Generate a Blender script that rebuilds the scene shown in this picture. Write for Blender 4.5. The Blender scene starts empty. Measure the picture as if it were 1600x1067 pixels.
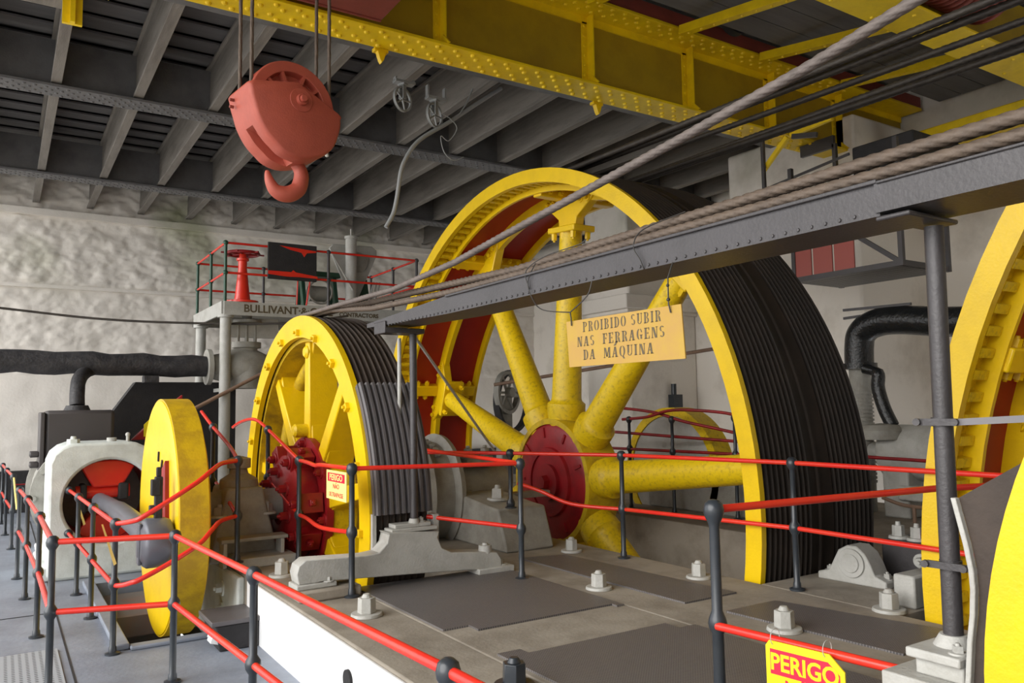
import bpy, bmesh, math, random
from mathutils import Vector, Matrix, noise
random.seed(7)
R = math.radians
C = bpy.context.scene.collection
scene = bpy.context.scene

# ------------------------------------------------------------------ camera, sky, light, exposure
cam = bpy.data.cameras.new('camera'); cam.sensor_width = 36.0; cam.lens = 36.0 * 1240.0 / 1600.0
cam.clip_start = 0.05; cam.clip_end = 200
camo = bpy.data.objects.new('camera', cam); C.objects.link(camo)
AZ, PITCH, ROLL = R(32.8), R(4.7), R(0.9)
f0 = Vector((math.sin(AZ), math.cos(AZ), 0)); r0 = Vector((math.cos(AZ), -math.sin(AZ), 0)); u0 = Vector((0, 0, 1))
fw = f0 * math.cos(PITCH) + u0 * math.sin(PITCH); u1 = -f0 * math.sin(PITCH) + u0 * math.cos(PITCH)
rt = r0 * math.cos(ROLL) - u1 * math.sin(ROLL); up = u1 * math.cos(ROLL) + r0 * math.sin(ROLL)
M = Matrix((rt, up, -fw)).transposed().to_4x4(); M.translation = Vector((0, 0, 1.7))
camo.matrix_world = M
scene.camera = camo

world = bpy.data.worlds.new('sky'); scene.world = world; world.use_nodes = True
bg = world.node_tree.nodes['Background']
bg.inputs[0].default_value = (0.95, 0.97, 1.0, 1); bg.inputs[1].default_value = 1.6
sun = bpy.data.lights.new('sun', 'SUN'); sun.energy = 2.7; sun.angle = R(60); sun.color = (1.0, 0.97, 0.92)
suno = bpy.data.objects.new('sun', sun); C.objects.link(suno)
suno.rotation_euler = Vector((0.88, 0.06, -0.44)).to_track_quat('-Z', 'Y').to_euler()
suno.location = (-10, -4, 8)
scene.view_settings.view_transform = 'Standard'; scene.view_settings.look = 'None'
scene.view_settings.gamma = 1.0; scene.view_settings.use_curve_mapping = False
scene.view_settings.exposure = 0.40

# ------------------------------------------------------------------ materials
MATS = {}
def mat(name, col, rough=0.5, col2=None, scale=6.0, amount=0.5, bump=0.0, bscale=40.0, metal=0.0, stretch=None, thresh=(0.42, 0.68), spec=0.5):
    """Painted / bare surface: base colour, blotches of a second colour (wear, dirt), fine relief."""
    m = bpy.data.materials.new(name); m.use_nodes = True
    nt = m.node_tree; b = nt.nodes['Principled BSDF']
    b.inputs['Roughness'].default_value = rough; b.inputs['Metallic'].default_value = metal
    b.inputs['Specular IOR Level'].default_value = spec
    b.inputs['Base Color'].default_value = (*col, 1)
    tc = nt.nodes.new('ShaderNodeTexCoord'); vec = tc.outputs['Object']
    if stretch:
        mp = nt.nodes.new('ShaderNodeMapping'); mp.inputs['Scale'].default_value = stretch
        nt.links.new(vec, mp.inputs[0]); vec = mp.outputs[0]
    if col2:
        n = nt.nodes.new('ShaderNodeTexNoise'); n.inputs['Scale'].default_value = scale
        n.inputs['Detail'].default_value = 8; n.inputs['Roughness'].default_value = 0.65
        nt.links.new(vec, n.inputs['Vector'])
        mr = nt.nodes.new('ShaderNodeMapRange'); mr.inputs[1].default_value, mr.inputs[2].default_value = thresh
        mr.inputs[4].default_value = amount
        nt.links.new(n.outputs['Fac'], mr.inputs[0])
        mx = nt.nodes.new('ShaderNodeMix'); mx.data_type = 'RGBA'
        mx.inputs[6].default_value = (*col, 1); mx.inputs[7].default_value = (*col2, 1)
        nt.links.new(mr.outputs[0], mx.inputs[0]); nt.links.new(mx.outputs[2], b.inputs['Base Color'])
    if bump:
        n2 = nt.nodes.new('ShaderNodeTexNoise'); n2.inputs['Scale'].default_value = bscale; n2.inputs['Detail'].default_value = 5
        nt.links.new(vec, n2.inputs['Vector'])
        bp = nt.nodes.new('ShaderNodeBump'); bp.inputs['Strength'].default_value = bump; bp.inputs['Distance'].default_value = 0.01
        nt.links.new(n2.outputs['Fac'], bp.inputs['Height']); nt.links.new(bp.outputs[0], b.inputs['Normal'])
    MATS[name] = m
    return m

YEL = mat('yellow_paint', (0.80, 0.53, 0.002), 0.36, (0.55, 0.35, 0.01), 5, 0.35, 0.15, 60)
YELD = mat('grimy_yellow_paint', (0.76, 0.53, 0.004), 0.45, (0.30, 0.18, 0.02), 26, 0.7, 0.25, 50, thresh=(0.50, 0.72))
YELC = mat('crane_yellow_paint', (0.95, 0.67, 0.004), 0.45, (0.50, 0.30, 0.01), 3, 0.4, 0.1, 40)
YELW = mat('shaded_crane_yellow', (0.42, 0.28, 0.008), 0.55, (0.26, 0.16, 0.01), 2.5, 0.5, 0.1, 30)  # crane yellow darkened to paint the shade on the webs
REDR = mat('red_rail_paint', (0.72, 0.028, 0.018), 0.25, (0.80, 0.10, 0.03), 3, 0.3)
REDW = mat('red_wheel_lining', (0.36, 0.014, 0.008), 0.5, (0.22, 0.008, 0.006), 2, 0.5)
REDM = mat('red_machine_paint', (0.30, 0.009, 0.013), 0.38, (0.11, 0.007, 0.009), 5, 0.6, 0.15, 40)
SALM = mat('faded_red_oxide', (0.43, 0.085, 0.052), 0.55, (0.30, 0.058, 0.037), 6, 0.5, 0.15, 80)
OXID = mat('dark_red_oxide', (0.24, 0.045, 0.03), 0.6, (0.14, 0.03, 0.02), 4, 0.5, 0.1, 60)
STEEL = mat('dark_steel', (0.060, 0.055, 0.057), 0.42, (0.04, 0.037, 0.037), 5, 0.6, 0.2, 70, metal=0.15)
BLACK = mat('black_gloss_paint', (0.028, 0.034, 0.042), 0.28, (0.06, 0.065, 0.07), 8, 0.4)
MATTE = mat('matt_black', (0.018, 0.017, 0.018), 0.75, (0.035, 0.032, 0.034), 5, 0.6, 0.3, 50)
CONC = mat('grey_concrete', (0.31, 0.275, 0.225), 0.8, (0.15, 0.125, 0.095), 2.2, 0.75, 0.25, 45)
WHITE = mat('white_paint', (0.84, 0.845, 0.85), 0.6, (0.72, 0.72, 0.73), 3, 0.4, 0.15, 30)
CAST = mat('pale_grey_casting', (0.45, 0.445, 0.415), 0.55, (0.28, 0.27, 0.235), 5, 0.6, 0.3, 60)
CASTD = mat('dusty_grey_casting', (0.33, 0.32, 0.285), 0.65, (0.19, 0.175, 0.15), 5, 0.7, 0.3, 60)
ENG = mat('whitewashed_engine', (0.66, 0.70, 0.67), 0.55, (0.42, 0.44, 0.41), 5, 0.6, 0.25, 60)
ROPE = mat('steel_rope', (0.13, 0.095, 0.07), 0.6, (0.06, 0.044, 0.034), 14, 0.6, 0.2, 120, metal=0.1)
ROPEL = mat('light_steel_rope', (0.165, 0.135, 0.12), 0.6, (0.085, 0.07, 0.06), 14, 0.6, 0.2, 120, metal=0.1)
ROPED = mat('oily_steel_rope', (0.042, 0.034, 0.028), 0.5, (0.085, 0.072, 0.055), 10, 0.5, 0.2, 120, metal=0.2)
TREAD = mat('oily_rope_tread', (0.019, 0.0140, 0.0105), 0.65, (0.036, 0.024, 0.017), 3, 0.6, 0.15, 60, spec=0.25)
TREADS = mat('worn_brown_tread', (0.050, 0.038, 0.031), 0.6, (0.085, 0.062, 0.048), 4, 0.6, 0.15, 60, spec=0.3)
YELT = mat('mottled_yellow_tread', (0.62, 0.40, 0.006), 0.5, (0.40, 0.24, 0.012), 7, 0.8, 0.2, 50, thresh=(0.4, 0.62))
YELH = mat('grimy_shaded_yellow', (0.60, 0.41, 0.006), 0.5, (0.20, 0.12, 0.02), 5, 0.8, 0.25, 50, thresh=(0.45, 0.7))  # real grime on the hub, painted shade inside the small sheave
RIB = mat('grey_ribbed_shoe', (0.115, 0.105, 0.108), 0.45, (0.09, 0.085, 0.085), 6, 0.6, 0.15, 60)
JOIST = mat('weathered_grey_joist', (0.235, 0.215, 0.19), 0.8, (0.12, 0.105, 0.092), 3, 0.7, 0.3, 40, stretch=(3, 0.4, 3))
PURL = mat('riveted_grey_purlin', (0.15, 0.148, 0.15), 0.55, (0.08, 0.078, 0.08), 4, 0.6, 0.2, 50)
PLANK = mat('dark_roof_plank', (0.15, 0.145, 0.145), 0.75, (0.085, 0.082, 0.082), 2, 0.6, 0.2, 30, stretch=(0.4, 4, 4))
FLOOR = mat('blue_grey_floor', (0.25, 0.28, 0.335), 0.5, (0.135, 0.15, 0.18), 1.6, 0.7, 0.3, 25)
BOUNCE = mat('pale_bounce_ground', (0.66, 0.64, 0.61), 0.85, (0.56, 0.54, 0.51), 0.6, 0.5)
PIT = mat('rusty_dark_pit', (0.16, 0.14, 0.12), 0.85, (0.22, 0.10, 0.05), 3, 0.6, 0.3, 30)
LAG = mat('black_pipe_lagging', (0.022, 0.021, 0.024), 0.6, (0.09, 0.085, 0.085), 8, 0.5, 0.8, 30)
GLOSSB = mat('tarred_black_pipe', (0.012, 0.013, 0.014), 0.25, (0.03, 0.03, 0.03), 8, 0.5, 0.7, 35)
GREEN = mat('dark_green_paint', (0.02, 0.075, 0.045), 0.4)
SIGNY = mat('amber_sign_board', (0.41, 0.24, 0.05), 0.6, (0.45, 0.30, 0.02), 9, 0.5)
SIGNB = mat('bright_yellow_sign', (0.90, 0.72, 0.01), 0.4)
SIGNC = mat('cream_yellow_sign', (0.95, 0.74, 0.25), 0.45)
SIGNR = mat('sign_red', (0.62, 0.015, 0.05), 0.4)
INK = mat('stencil_ink', (0.10, 0.075, 0.04), 0.7)
WIRE = mat('dark_wire', (0.03, 0.026, 0.022), 0.5)
GREYPIPE = mat('grey_conduit', (0.30, 0.31, 0.31), 0.45)
STRAP = mat('grey_strap_steel', (0.17, 0.16, 0.165), 0.45)
RUST = mat('brown_rod', (0.24, 0.15, 0.10), 0.6, (0.12, 0.07, 0.05), 6, 0.6)
CONROD = mat('blue_grey_machined_steel', (0.15, 0.155, 0.18), 0.38, (0.10, 0.10, 0.115), 5, 0.5, 0.1, 40, metal=0.3)
CHEST = mat('charcoal_steam_chest', (0.06, 0.052, 0.052), 0.5, (0.05, 0.045, 0.045), 4, 0.5)
MESHR = mat('red_wire_mesh', (0.36, 0.09, 0.075), 0.6)
GLASS = mat('bulb_glass', (0.8, 0.78, 0.7), 0.15)

def wall_material(name, base, stain, moss, mossy):
    m = mat(name, base, 0.85, stain, 0.9, 0.6, 0.35, 22, thresh=(0.5, 0.78))
    nt = m.node_tree; b = nt.nodes['Principled BSDF']
    src = b.inputs['Base Color'].links[0].from_socket
    n = nt.nodes.new('ShaderNodeTexNoise'); n.inputs['Scale'].default_value = 0.55; n.inputs['Detail'].default_value = 7
    tc = [x for x in nt.nodes if x.type == 'TEX_COORD'][0]
    nt.links.new(tc.outputs['Object'], n.inputs['Vector'])
    sx = nt.nodes.new('ShaderNodeSeparateXYZ'); nt.links.new(tc.outputs['Object'], sx.inputs[0])
    h = nt.nodes.new('ShaderNodeMapRange'); h.inputs[1].default_value = 3.6; h.inputs[2].default_value = 5.6; nt.links.new(sx.outputs['Z'], h.inputs[0])
    g = nt.nodes.new('ShaderNodeMapRange'); g.inputs[1].default_value = 0.5; g.inputs[2].default_value = 0.72; g.inputs[4].default_value = mossy
    nt.links.new(n.outputs['Fac'], g.inputs[0])
    mu = nt.nodes.new('ShaderNodeMath'); mu.operation = 'MULTIPLY'
    nt.links.new(h.outputs[0], mu.inputs[0]); nt.links.new(g.outputs[0], mu.inputs[1])
    mx = nt.nodes.new('ShaderNodeMix'); mx.data_type = 'RGBA'; mx.inputs[7].default_value = (*moss, 1)
    nt.links.new(mu.outputs[0], mx.inputs[0]); nt.links.new(src, mx.inputs[6]); nt.links.new(mx.outputs[2], b.inputs['Base Color'])
    return m
WALL = wall_material('whitewashed_rubble_wall', (0.80, 0.755, 0.69), (0.60, 0.56, 0.49), (0.20, 0.24, 0.07), 0.9)
WALLR = wall_material('damp_plaster_wall', (0.82, 0.77, 0.70), (0.33, 0.275, 0.205), (0.30, 0.36, 0.20), 0.5)

def plate_material():
    m = bpy.data.materials.new('checker_plate'); m.use_nodes = True; nt = m.node_tree; b = nt.nodes['Principled BSDF']
    tc = nt.nodes.new('ShaderNodeTexCoord'); mp = nt.nodes.new('ShaderNodeMapping'); mp.inputs['Rotation'].default_value = (0, 0, R(45))
    nt.links.new(tc.outputs['Object'], mp.inputs[0])
    br = nt.nodes.new('ShaderNodeTexBrick'); br.inputs['Scale'].default_value = 22; br.inputs['Mortar Size'].default_value = 0.025
    br.inputs['Color1'].default_value = (0.085, 0.078, 0.078, 1); br.inputs['Color2'].default_value = (0.07, 0.064, 0.066, 1); br.inputs['Mortar'].default_value = (0.25, 0.23, 0.22, 1)
    nt.links.new(mp.outputs[0], br.inputs['Vector'])
    n = nt.nodes.new('ShaderNodeTexNoise'); n.inputs['Scale'].default_value = 2.5; n.inputs['Detail'].default_value = 6
    nt.links.new(tc.outputs['Object'], n.inputs['Vector'])
    mx = nt.nodes.new('ShaderNodeMix'); mx.data_type = 'RGBA'; mx.inputs[7].default_value = (0.14, 0.125, 0.115, 1)
    mr = nt.nodes.new('ShaderNodeMapRange'); mr.inputs[1].default_value = 0.5; mr.inputs[2].default_value = 0.8; mr.inputs[4].default_value = 0.7
    nt.links.new(n.outputs['Fac'], mr.inputs[0]); nt.links.new(mr.outputs[0], mx.inputs[0])
    nt.links.new(br.outputs['Color'], mx.inputs[6]); nt.links.new(mx.outputs[2], b.inputs['Base Color'])
    bp = nt.nodes.new('ShaderNodeBump'); bp.inputs['Strength'].default_value = 0.5; bp.inputs['Distance'].default_value = 0.004
    nt.links.new(br.outputs['Fac'], bp.inputs['Height']); nt.links.new(bp.outputs[0], b.inputs['Normal'])
    b.inputs['Roughness'].default_value = 0.5
    return m
PLATE = plate_material()
def grate_material():
    m = bpy.data.materials.new('perforated_plate'); m.use_nodes = True; nt = m.node_tree; b = nt.nodes['Principled BSDF']
    tc = nt.nodes.new('ShaderNodeTexCoord'); mp = nt.nodes.new('ShaderNodeMapping'); mp.inputs['Scale'].default_value = (24, 24, 0)
    nt.links.new(tc.outputs['Object'], mp.inputs[0])
    v = nt.nodes.new('ShaderNodeTexVoronoi'); v.inputs['Scale'].default_value = 1; v.inputs['Randomness'].default_value = 0
    nt.links.new(mp.outputs[0], v.inputs['Vector'])
    cr = nt.nodes.new('ShaderNodeValToRGB'); cr.color_ramp.elements[0].position = 0.24; cr.color_ramp.elements[0].color = (0.10, 0.11, 0.12, 1)
    cr.color_ramp.elements[1].position = 0.30; cr.color_ramp.elements[1].color = (0.36, 0.39, 0.42, 1)
    nt.links.new(v.outputs['Distance'], cr.inputs[0]); nt.links.new(cr.outputs[0], b.inputs['Base Color'])
    b.inputs['Roughness'].default_value = 0.5
    return m
GRATE = grate_material()

# ------------------------------------------------------------------ mesh helpers
ORG = {}
def org(o):
    return ORG.get(o.name, Vector((0, 0, 0))) if o else Vector((0, 0, 0))

class MB:
    """Collects shapes in world coordinates; build() links them as ONE mesh object."""
    def __init__(s): s.v = []; s.f = []
    def add(s, vs, fs):
        n = len(s.v); s.v += [Vector(p) for p in vs]; s.f += [tuple(i + n for i in f) for f in fs]; return s
    def box(s, a, b):
        x0, y0, z0 = a; x1, y1, z1 = b
        return s.add([(x0,y0,z0),(x1,y0,z0),(x1,y1,z0),(x0,y1,z0),(x0,y0,z1),(x1,y0,z1),(x1,y1,z1),(x0,y1,z1)],
                     [(0,3,2,1),(4,5,6,7),(0,1,5,4),(1,2,6,5),(2,3,7,6),(3,0,4,7)])
    def obox(s, c, ax, ay, az):
        c = Vector(c); ax = Vector(ax); ay = Vector(ay); az = Vector(az)
        vs = [c + i*ax + j*ay + k*az for k in (-1,1) for j in (-1,1) for i in (-1,1)]
        fs = [(0,2,3,1),(4,5,7,6),(0,1,5,4),(1,3,7,5),(3,2,6,7),(2,0,4,6)]
        if ax.cross(ay).dot(az) < 0: fs = [tuple(reversed(f)) for f in fs]
        return s.add(vs, fs)
    def bar(s, p0, p1, w, h, up=(0,0,1)):
        p0 = Vector(p0); p1 = Vector(p1); d = (p1-p0); u = Vector(up); sd = d.cross(u).normalized(); u2 = sd.cross(d).normalized()
        return s.obox((p0+p1)/2, d/2, sd*w/2, u2*h/2)
    def cyl(s, p0, p1, r0, r1=None, n=20, rot=0.0, cap=True):
        if r1 is None: r1 = r0
        p0 = Vector(p0); p1 = Vector(p1); d = (p1-p0).normalized()
        a = d.orthogonal().normalized() if abs(d.z) < .999 else Vector((1,0,0)); b = d.cross(a)
        vs = []
        for p, r in ((p0,r0),(p1,r1)):
            for i in range(n):
                t = 2*math.pi*i/n+rot; vs.append(p + a*r*math.cos(t) + b*r*math.sin(t))
        fs = [(i,(i+1)%n,n+(i+1)%n,n+i) for i in range(n)]
        if cap: fs += [tuple(reversed(range(n))), tuple(range(n,2*n))]
        return s.add(vs, fs)
    def rev(s, base, axis, prof, n=24, a0=0.0, a1=2*math.pi, ref=None, loop=False, caps=True):
        """profile [(r, h)] turned about axis through base."""
        base = Vector(base); d = Vector(axis).normalized()
        a = Vector(ref) if ref else (d.orthogonal().normalized() if abs(d.z) < .999 else Vector((1,0,0)))
        b = d.cross(a); full = abs((a1-a0)-2*math.pi) < 1e-6
        m = n if full else n+1; k = len(prof); vs = []
        for i in range(m):
            t = a0+(a1-a0)*i/n; c, q = math.cos(t), math.sin(t)
            for r, h in prof: vs.append(base + d*h + (a*c + b*q)*r)
        fs = []
        for i in range(n):
            j = (i+1) % m
            for q in range(k if loop else k-1):
                w = (q+1) % k
                fs.append((i*k+q, j*k+q, j*k+w, i*k+w))
        if not full and loop:
            fs += [tuple(range(k)), tuple(reversed(range((m-1)*k, m*k)))]
        if not loop and full and caps:
            if prof[0][0] > 1e-6: fs.append(tuple(i*k for i in reversed(range(m))))
            if prof[-1][0] > 1e-6: fs.append(tuple(i*k+k-1 for i in range(m)))
        return s.add(vs, fs)
    def ball(s, c, r, n=16, m=8, sq=1.0):
        prof = [(max(r*math.sin(math.pi*i/m), 1e-5), -r*sq*math.cos(math.pi*i/m)) for i in range(m+1)]
        return s.rev(c, (0,0,1), prof, n)
    def tube(s, pts, rad, n=10, cap=True):
        pts = [Vector(p) for p in pts]; k = len(pts)
        rad = rad if isinstance(rad, (list, tuple)) else [rad]*k
        ts = []
        for i in range(k):
            t = (pts[min(i+1,k-1)] - pts[max(i-1,0)]).normalized(); ts.append(t)
        nrm = ts[0].orthogonal().normalized(); vs = []
        for i in range(k):
            nrm = (nrm - ts[i]*nrm.dot(ts[i])).normalized(); b = ts[i].cross(nrm)
            for j in range(n):
                a = 2*math.pi*j/n; vs.append(pts[i] + (nrm*math.cos(a) + b*math.sin(a))*rad[i])
        fs = [(i*n+j, i*n+(j+1)%n, (i+1)*n+(j+1)%n, (i+1)*n+j) for i in range(k-1) for j in range(n)]
        if cap: fs += [tuple(reversed(range(n))), tuple(range((k-1)*n, k*n))]
        return s.add(vs, fs)
    def rope(s, pts, r, lay=0.35, strands=6, step=0.03, n=36):
        """laid rope: a lobed section that twists along the path."""
        P = resample(pts, step); k = len(P); nrm = (P[1]-P[0]).orthogonal().normalized(); vs = []; L = 0
        for i in range(k):
            t = (P[min(i+1,k-1)] - P[max(i-1,0)]).normalized(); nrm = (nrm - t*nrm.dot(t)).normalized(); b = t.cross(nrm)
            if i: L += (P[i]-P[i-1]).length
            tw = 2*math.pi*L/lay
            for j in range(n):
                a = 2*math.pi*j/n; rr = r*(0.70 + 0.34*abs(math.cos(strands*(a-tw)/2)))
                vs.append(P[i] + (nrm*math.cos(a) + b*math.sin(a))*rr)
        fs = [(i*n+j, i*n+(j+1)%n, (i+1)*n+(j+1)%n, (i+1)*n+j) for i in range(k-1) for j in range(n)]
        fs += [tuple(reversed(range(n))), tuple(range((k-1)*n, k*n))]
        return s.add(vs, fs)
    def prism(s, poly, o, u, v, w0, w1):
        """polygon in the plane (o,u,v) extruded along u x v from w0 to w1."""
        o = Vector(o); u = Vector(u); v = Vector(v); w = u.cross(v).normalized(); k = len(poly)
        ar = sum(poly[i][0]*poly[(i+1)%k][1]-poly[(i+1)%k][0]*poly[i][1] for i in range(k))
        if ar < 0: poly = list(reversed(poly))
        vs = [o+u*a+v*b+w*w0 for a,b in poly] + [o+u*a+v*b+w*w1 for a,b in poly]
        return s.add(vs, [tuple(reversed(range(k))), tuple(range(k,2*k))] + [(i,(i+1)%k,k+(i+1)%k,k+i) for i in range(k)])
    def pieces(s):
        """separate pieces: islands whose boxes do not touch."""
        n = len(s.v); par = list(range(n))
        def f(i):
            while par[i] != i: par[i] = par[par[i]]; i = par[i]
            return i
        for fc in s.f:
            r = f(fc[0])
            for i in fc[1:]: par[f(i)] = r
        isl = {}
        for i in range(n): isl.setdefault(f(i), []).append(i)
        if len(isl) < 2: return [s]
        ks = list(isl); bb = []
        for k in ks:
            P = [s.v[i] for i in isl[k]]
            bb.append(([min(p[j] for p in P) for j in range(3)], [max(p[j] for p in P) for j in range(3)]))
        m = len(ks); Q = list(range(m))
        def h(i):
            while Q[i] != i: i = Q[i]
            return i
        for i in range(m):
            for j in range(i):
                if all(bb[i][0][k]-.004 <= bb[j][1][k] and bb[j][0][k]-.004 <= bb[i][1][k] for k in range(3)): Q[h(i)] = h(j)
        roots = sorted({h(i) for i in range(m)})
        if len(roots) < 2: return [s]
        out = []
        for r in roots:
            own = {ks[i] for i in range(m) if h(i) == r}; b = MB(); mp = {}
            for i in range(n):
                if f(i) in own: mp[i] = len(b.v); b.v.append(s.v[i])
            b.f = [tuple(mp[i] for i in fc) for fc in s.f if fc[0] in mp]
            out.append(b)
        return out
    def build(s, name, m, parent=None, bev=0.0, smooth=38, kind=None, label=None):
        if kind != 'stuff' and parent:
            ps = s.pieces()
            if len(ps) > 1:
                return [p.build_one(name, m, parent, bev, smooth, kind, label) for p in ps][0]
        return s.build_one(name, m, parent, bev, smooth, kind, label)
    def build_one(s, name, m, parent=None, bev=0.0, smooth=38, kind=None, label=None):
        o0 = org(parent)
        me = bpy.data.meshes.new(name); me.from_pydata([p-o0 for p in s.v], [], s.f)
        me.polygons.foreach_set('use_smooth', [True]*len(me.polygons)); me.update()
        me.set_sharp_from_angle(angle=R(smooth))
        me.materials.append(m)
        o = bpy.data.objects.new(name, me); C.objects.link(o)
        if parent: o.parent = parent; ORG[o.name] = o0
        if bev:
            md = o.modifiers.new('bevel', 'BEVEL'); md.width = bev; md.segments = 2; md.limit_method = 'ANGLE'; md.angle_limit = R(40)
        if kind: o['kind'] = kind
        if label: o['label'] = label
        return o

def resample(pts, step):
    pts = [Vector(p) for p in pts]; out = [pts[0]]
    for a, b in zip(pts, pts[1:]):
        k = max(1, int((b-a).length/step))
        out += [a.lerp(b, i/k) for i in range(1, k+1)]
    return out
def smooth_path(pts, sub=8):
    pts = [Vector(p) for p in pts]; P = [pts[0]] + pts + [pts[-1]]; out = []
    for i in range(1, len(P)-2):
        p0, p1, p2, p3 = P[i-1], P[i], P[i+1], P[i+2]
        for j in range(sub):
            t = j/sub
            out.append(0.5*((2*p1)+(p2-p0)*t+(2*p0-5*p1+4*p2-p3)*t*t+(3*p1-p0-3*p2+p3)*t*t*t))
    return out + [pts[-1]]
def thing(name, label, cat, loc, group=None):
    o = bpy.data.objects.new(name, None); C.objects.link(o); o.empty_display_size = 0.1
    o.location = loc; ORG[o.name] = Vector(loc); o['label'] = label; o['category'] = cat
    if group: o['group'] = group
    return o
def tag(o, label, cat, group=None):
    o['label'] = label; o['category'] = cat
    if group: o['group'] = group
    return o
def struct(o): o['kind'] = 'structure'; return o
def copy_part(o, off=(0,0,0), parent=None):
    c = o.copy(); C.objects.link(c); c.location = o.location + Vector(off)
    if parent: c.parent = parent
    ORG[c.name] = ORG.get(o.name, Vector((0,0,0)))
    return c
def copy_tree(o, off, label=None, group=None):
    r = o.copy(); C.objects.link(r); r.location = o.location + Vector(off); ORG[r.name] = Vector(r.location)
    if label: r['label'] = label
    if group: r['group'] = group
    for ch in list(o.children):
        c = ch.copy(); C.objects.link(c); c.parent = r; ORG[c.name] = Vector(r.location)
        for g in list(ch.children):
            d = g.copy(); C.objects.link(d); d.parent = c
    return r
def text(body, size, m, parent, pos, right, up_, name='lettering', align='CENTER', ext=0.0006, sx=1.0, bold=0.0):
    cu = bpy.data.curves.new(name, 'FONT'); cu.body = body; cu.size = size; cu.extrude = ext; cu.align_x = align; cu.align_y = 'CENTER'; cu.offset = bold
    cu.resolution_u = 3
    tmp = bpy.data.objects.new('tmp_text', cu); C.objects.link(tmp)
    dg = bpy.context.evaluated_depsgraph_get(); me = bpy.data.meshes.new_from_object(tmp.evaluated_get(dg))
    bpy.data.objects.remove(tmp); bpy.data.curves.remove(cu)
    r_ = Vector(right).normalized(); u_ = Vector(up_).normalized(); n_ = r_.cross(u_); o0 = org(parent); pos = Vector(pos)
    for v in me.vertices: v.co = pos + r_*v.co.x*sx + u_*v.co.y + n_*v.co.z - o0
    me.materials.clear(); me.materials.append(m); me.name = name
    o = bpy.data.objects.new(name, me); C.objects.link(o)
    if parent: o.parent = parent; ORG[o.name] = o0
    return o
def hexbolt(mb, base, axis, r, h, washer=True, n=6, tip=True):
    base = Vector(base); d = Vector(axis).normalized()
    if washer: mb.cyl(base, base+d*h*0.18, r*1.75, r*1.65, 20)
    mb.cyl(base+d*h*(0.18 if washer else 0), base+d*h*0.85, r*1.08, r*1.02, n)
    if tip: mb.cyl(base+d*h*0.85, base+d*h*1.1, r*0.5, r*0.4, 12)
    return mb

# ------------------------------------------------------------------ room shell
Z_BED, Y_AX, Z_AX = 0.42, 7.3, 0.86
# floor slabs round the flywheel pit
fl = MB()
fl.box((-0.6, -7, -0.2), (0.80, 16.5, 0)).box((0.80, -7, -0.2), (1.66, 6.45, 0)).box((0.80, 9.1, -0.2), (1.66, 16.5, 0))
struct(fl.build('floor', FLOOR))
struct(MB().box((-40, -20, -0.25), (-0.6, 30, -0.002)).build('floor', BOUNCE))  # unseen pale ground, added to bounce light up under the roof
fo = bpy.data.objects['floor']
k = MB(); k.box((0.74, 6.45, 0.0), (0.84, 9.1, 0.045)).box((0.84, 6.40, 0.0), (1.62, 6.50, 0.03)); k.build('pit_kerb', FLOOR, fo, 0.01)
MB().box((-2.0, 8.0, 0.001), (.62, 8.012, 0.004)).build('floor_seam', MATTE, fo); MB().box((0.46, 5.0, 0.001), (1.62, 5.012, 0.004)).build('floor_seam', MATTE, fo); MB().box((0.0, 4.0, 0.001), (0.02, 15, 0.006)).box((0.45, 4, 0.001), (0.462, 15, 0.005)).build('floor_seam', MATTE, fo)
pf = MB(); pf.box((0.80, 6.45, -0.75), (1.66, 9.1, -0.70)).box((0.80, 6.45, -0.7), (0.82, 9.1, -0.2)).box((0.8, 9.05, -0.7), (1.66, 9.1, -0.2))
pf.box((0.82, 8.0, -0.3), (1.66, 9.05, -0.12)); struct(pf.build('floor', PIT))
wp = MB(); wp.box((1.66, -7, -3.0), (11.4, 16.5, -2.9)); struct(wp.build('floor', MATTE))
tag(MB().box((0.02, 4.2, 0.004), (0.40, 6.75, 0.014)).build('floor_grate', GRATE), 'perforated grey metal floor plate by the left handrail corner', 'floor plate')

# back wall: rough whitewashed rubble above, smoother below, black dado
def rough_wall(x0, x1, z0, z1, y, amp, nx, nz, seed):
    vs = []; fs = []
    for j in range(nz+1):
        for i in range(nx+1):
            x = x0+(x1-x0)*i/nx; z = z0+(z1-z0)*j/nz
            p = Vector((x*1.5, seed, z*2.1))
            q = noise.fractal(p*2.0, 0.9, 2.1, 5)*0.6 + abs(noise.noise(p*1.3+Vector((0,9,0))))*0.5
            cell = noise.voronoi(Vector((x*2.3+noise.noise(p*3)*.3, seed*2.0, z*3.0+noise.noise(p*3.3)*.3)))[0]
            q = q*1.25 + max(0.0, min(.22, (cell[1]-cell[0])*0.9)) - 0.1
            edge = min(1.0, min(j, nz-j)/2.0)
            vs.append((x, y - amp*q*edge, z))
    n = nx+1
    for j in range(nz):
        for i in range(nx): fs.append((j*n+i, j*n+i+1, (j+1)*n+i+1, (j+1)*n+i))
    return vs, fs
wb = MB(); YW = 16.5
wb.add(*rough_wall(-3, 11.3, 4.02, 5.30, YW, 0.055, 420, 56, 3.1))
wb.add(*rough_wall(-3, 11.3, 2.4, 3.98, YW+0.02, 0.042, 420, 64, 7.7))
wb.add(*rough_wall(-3, 11.3, -0.3, 2.4, YW+0.02, 0.022, 160, 30, 1.3))
wb.add(*rough_wall(-3, 11.3, 5.38, 6.3, YW+0.06, 0.07, 420, 36, 5.2))
wb.box((-3, YW-0.10, 5.28), (11.3, YW+0.3, 5.40)).box((-3, YW+0.1, -0.3), (11.3, YW+0.4, 6.6)).box((-3, YW-0.04, 3.97), (11.3, YW+0.2, 4.03))
wallb = struct(wb.build('wall_back', WALL, smooth=60))
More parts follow.
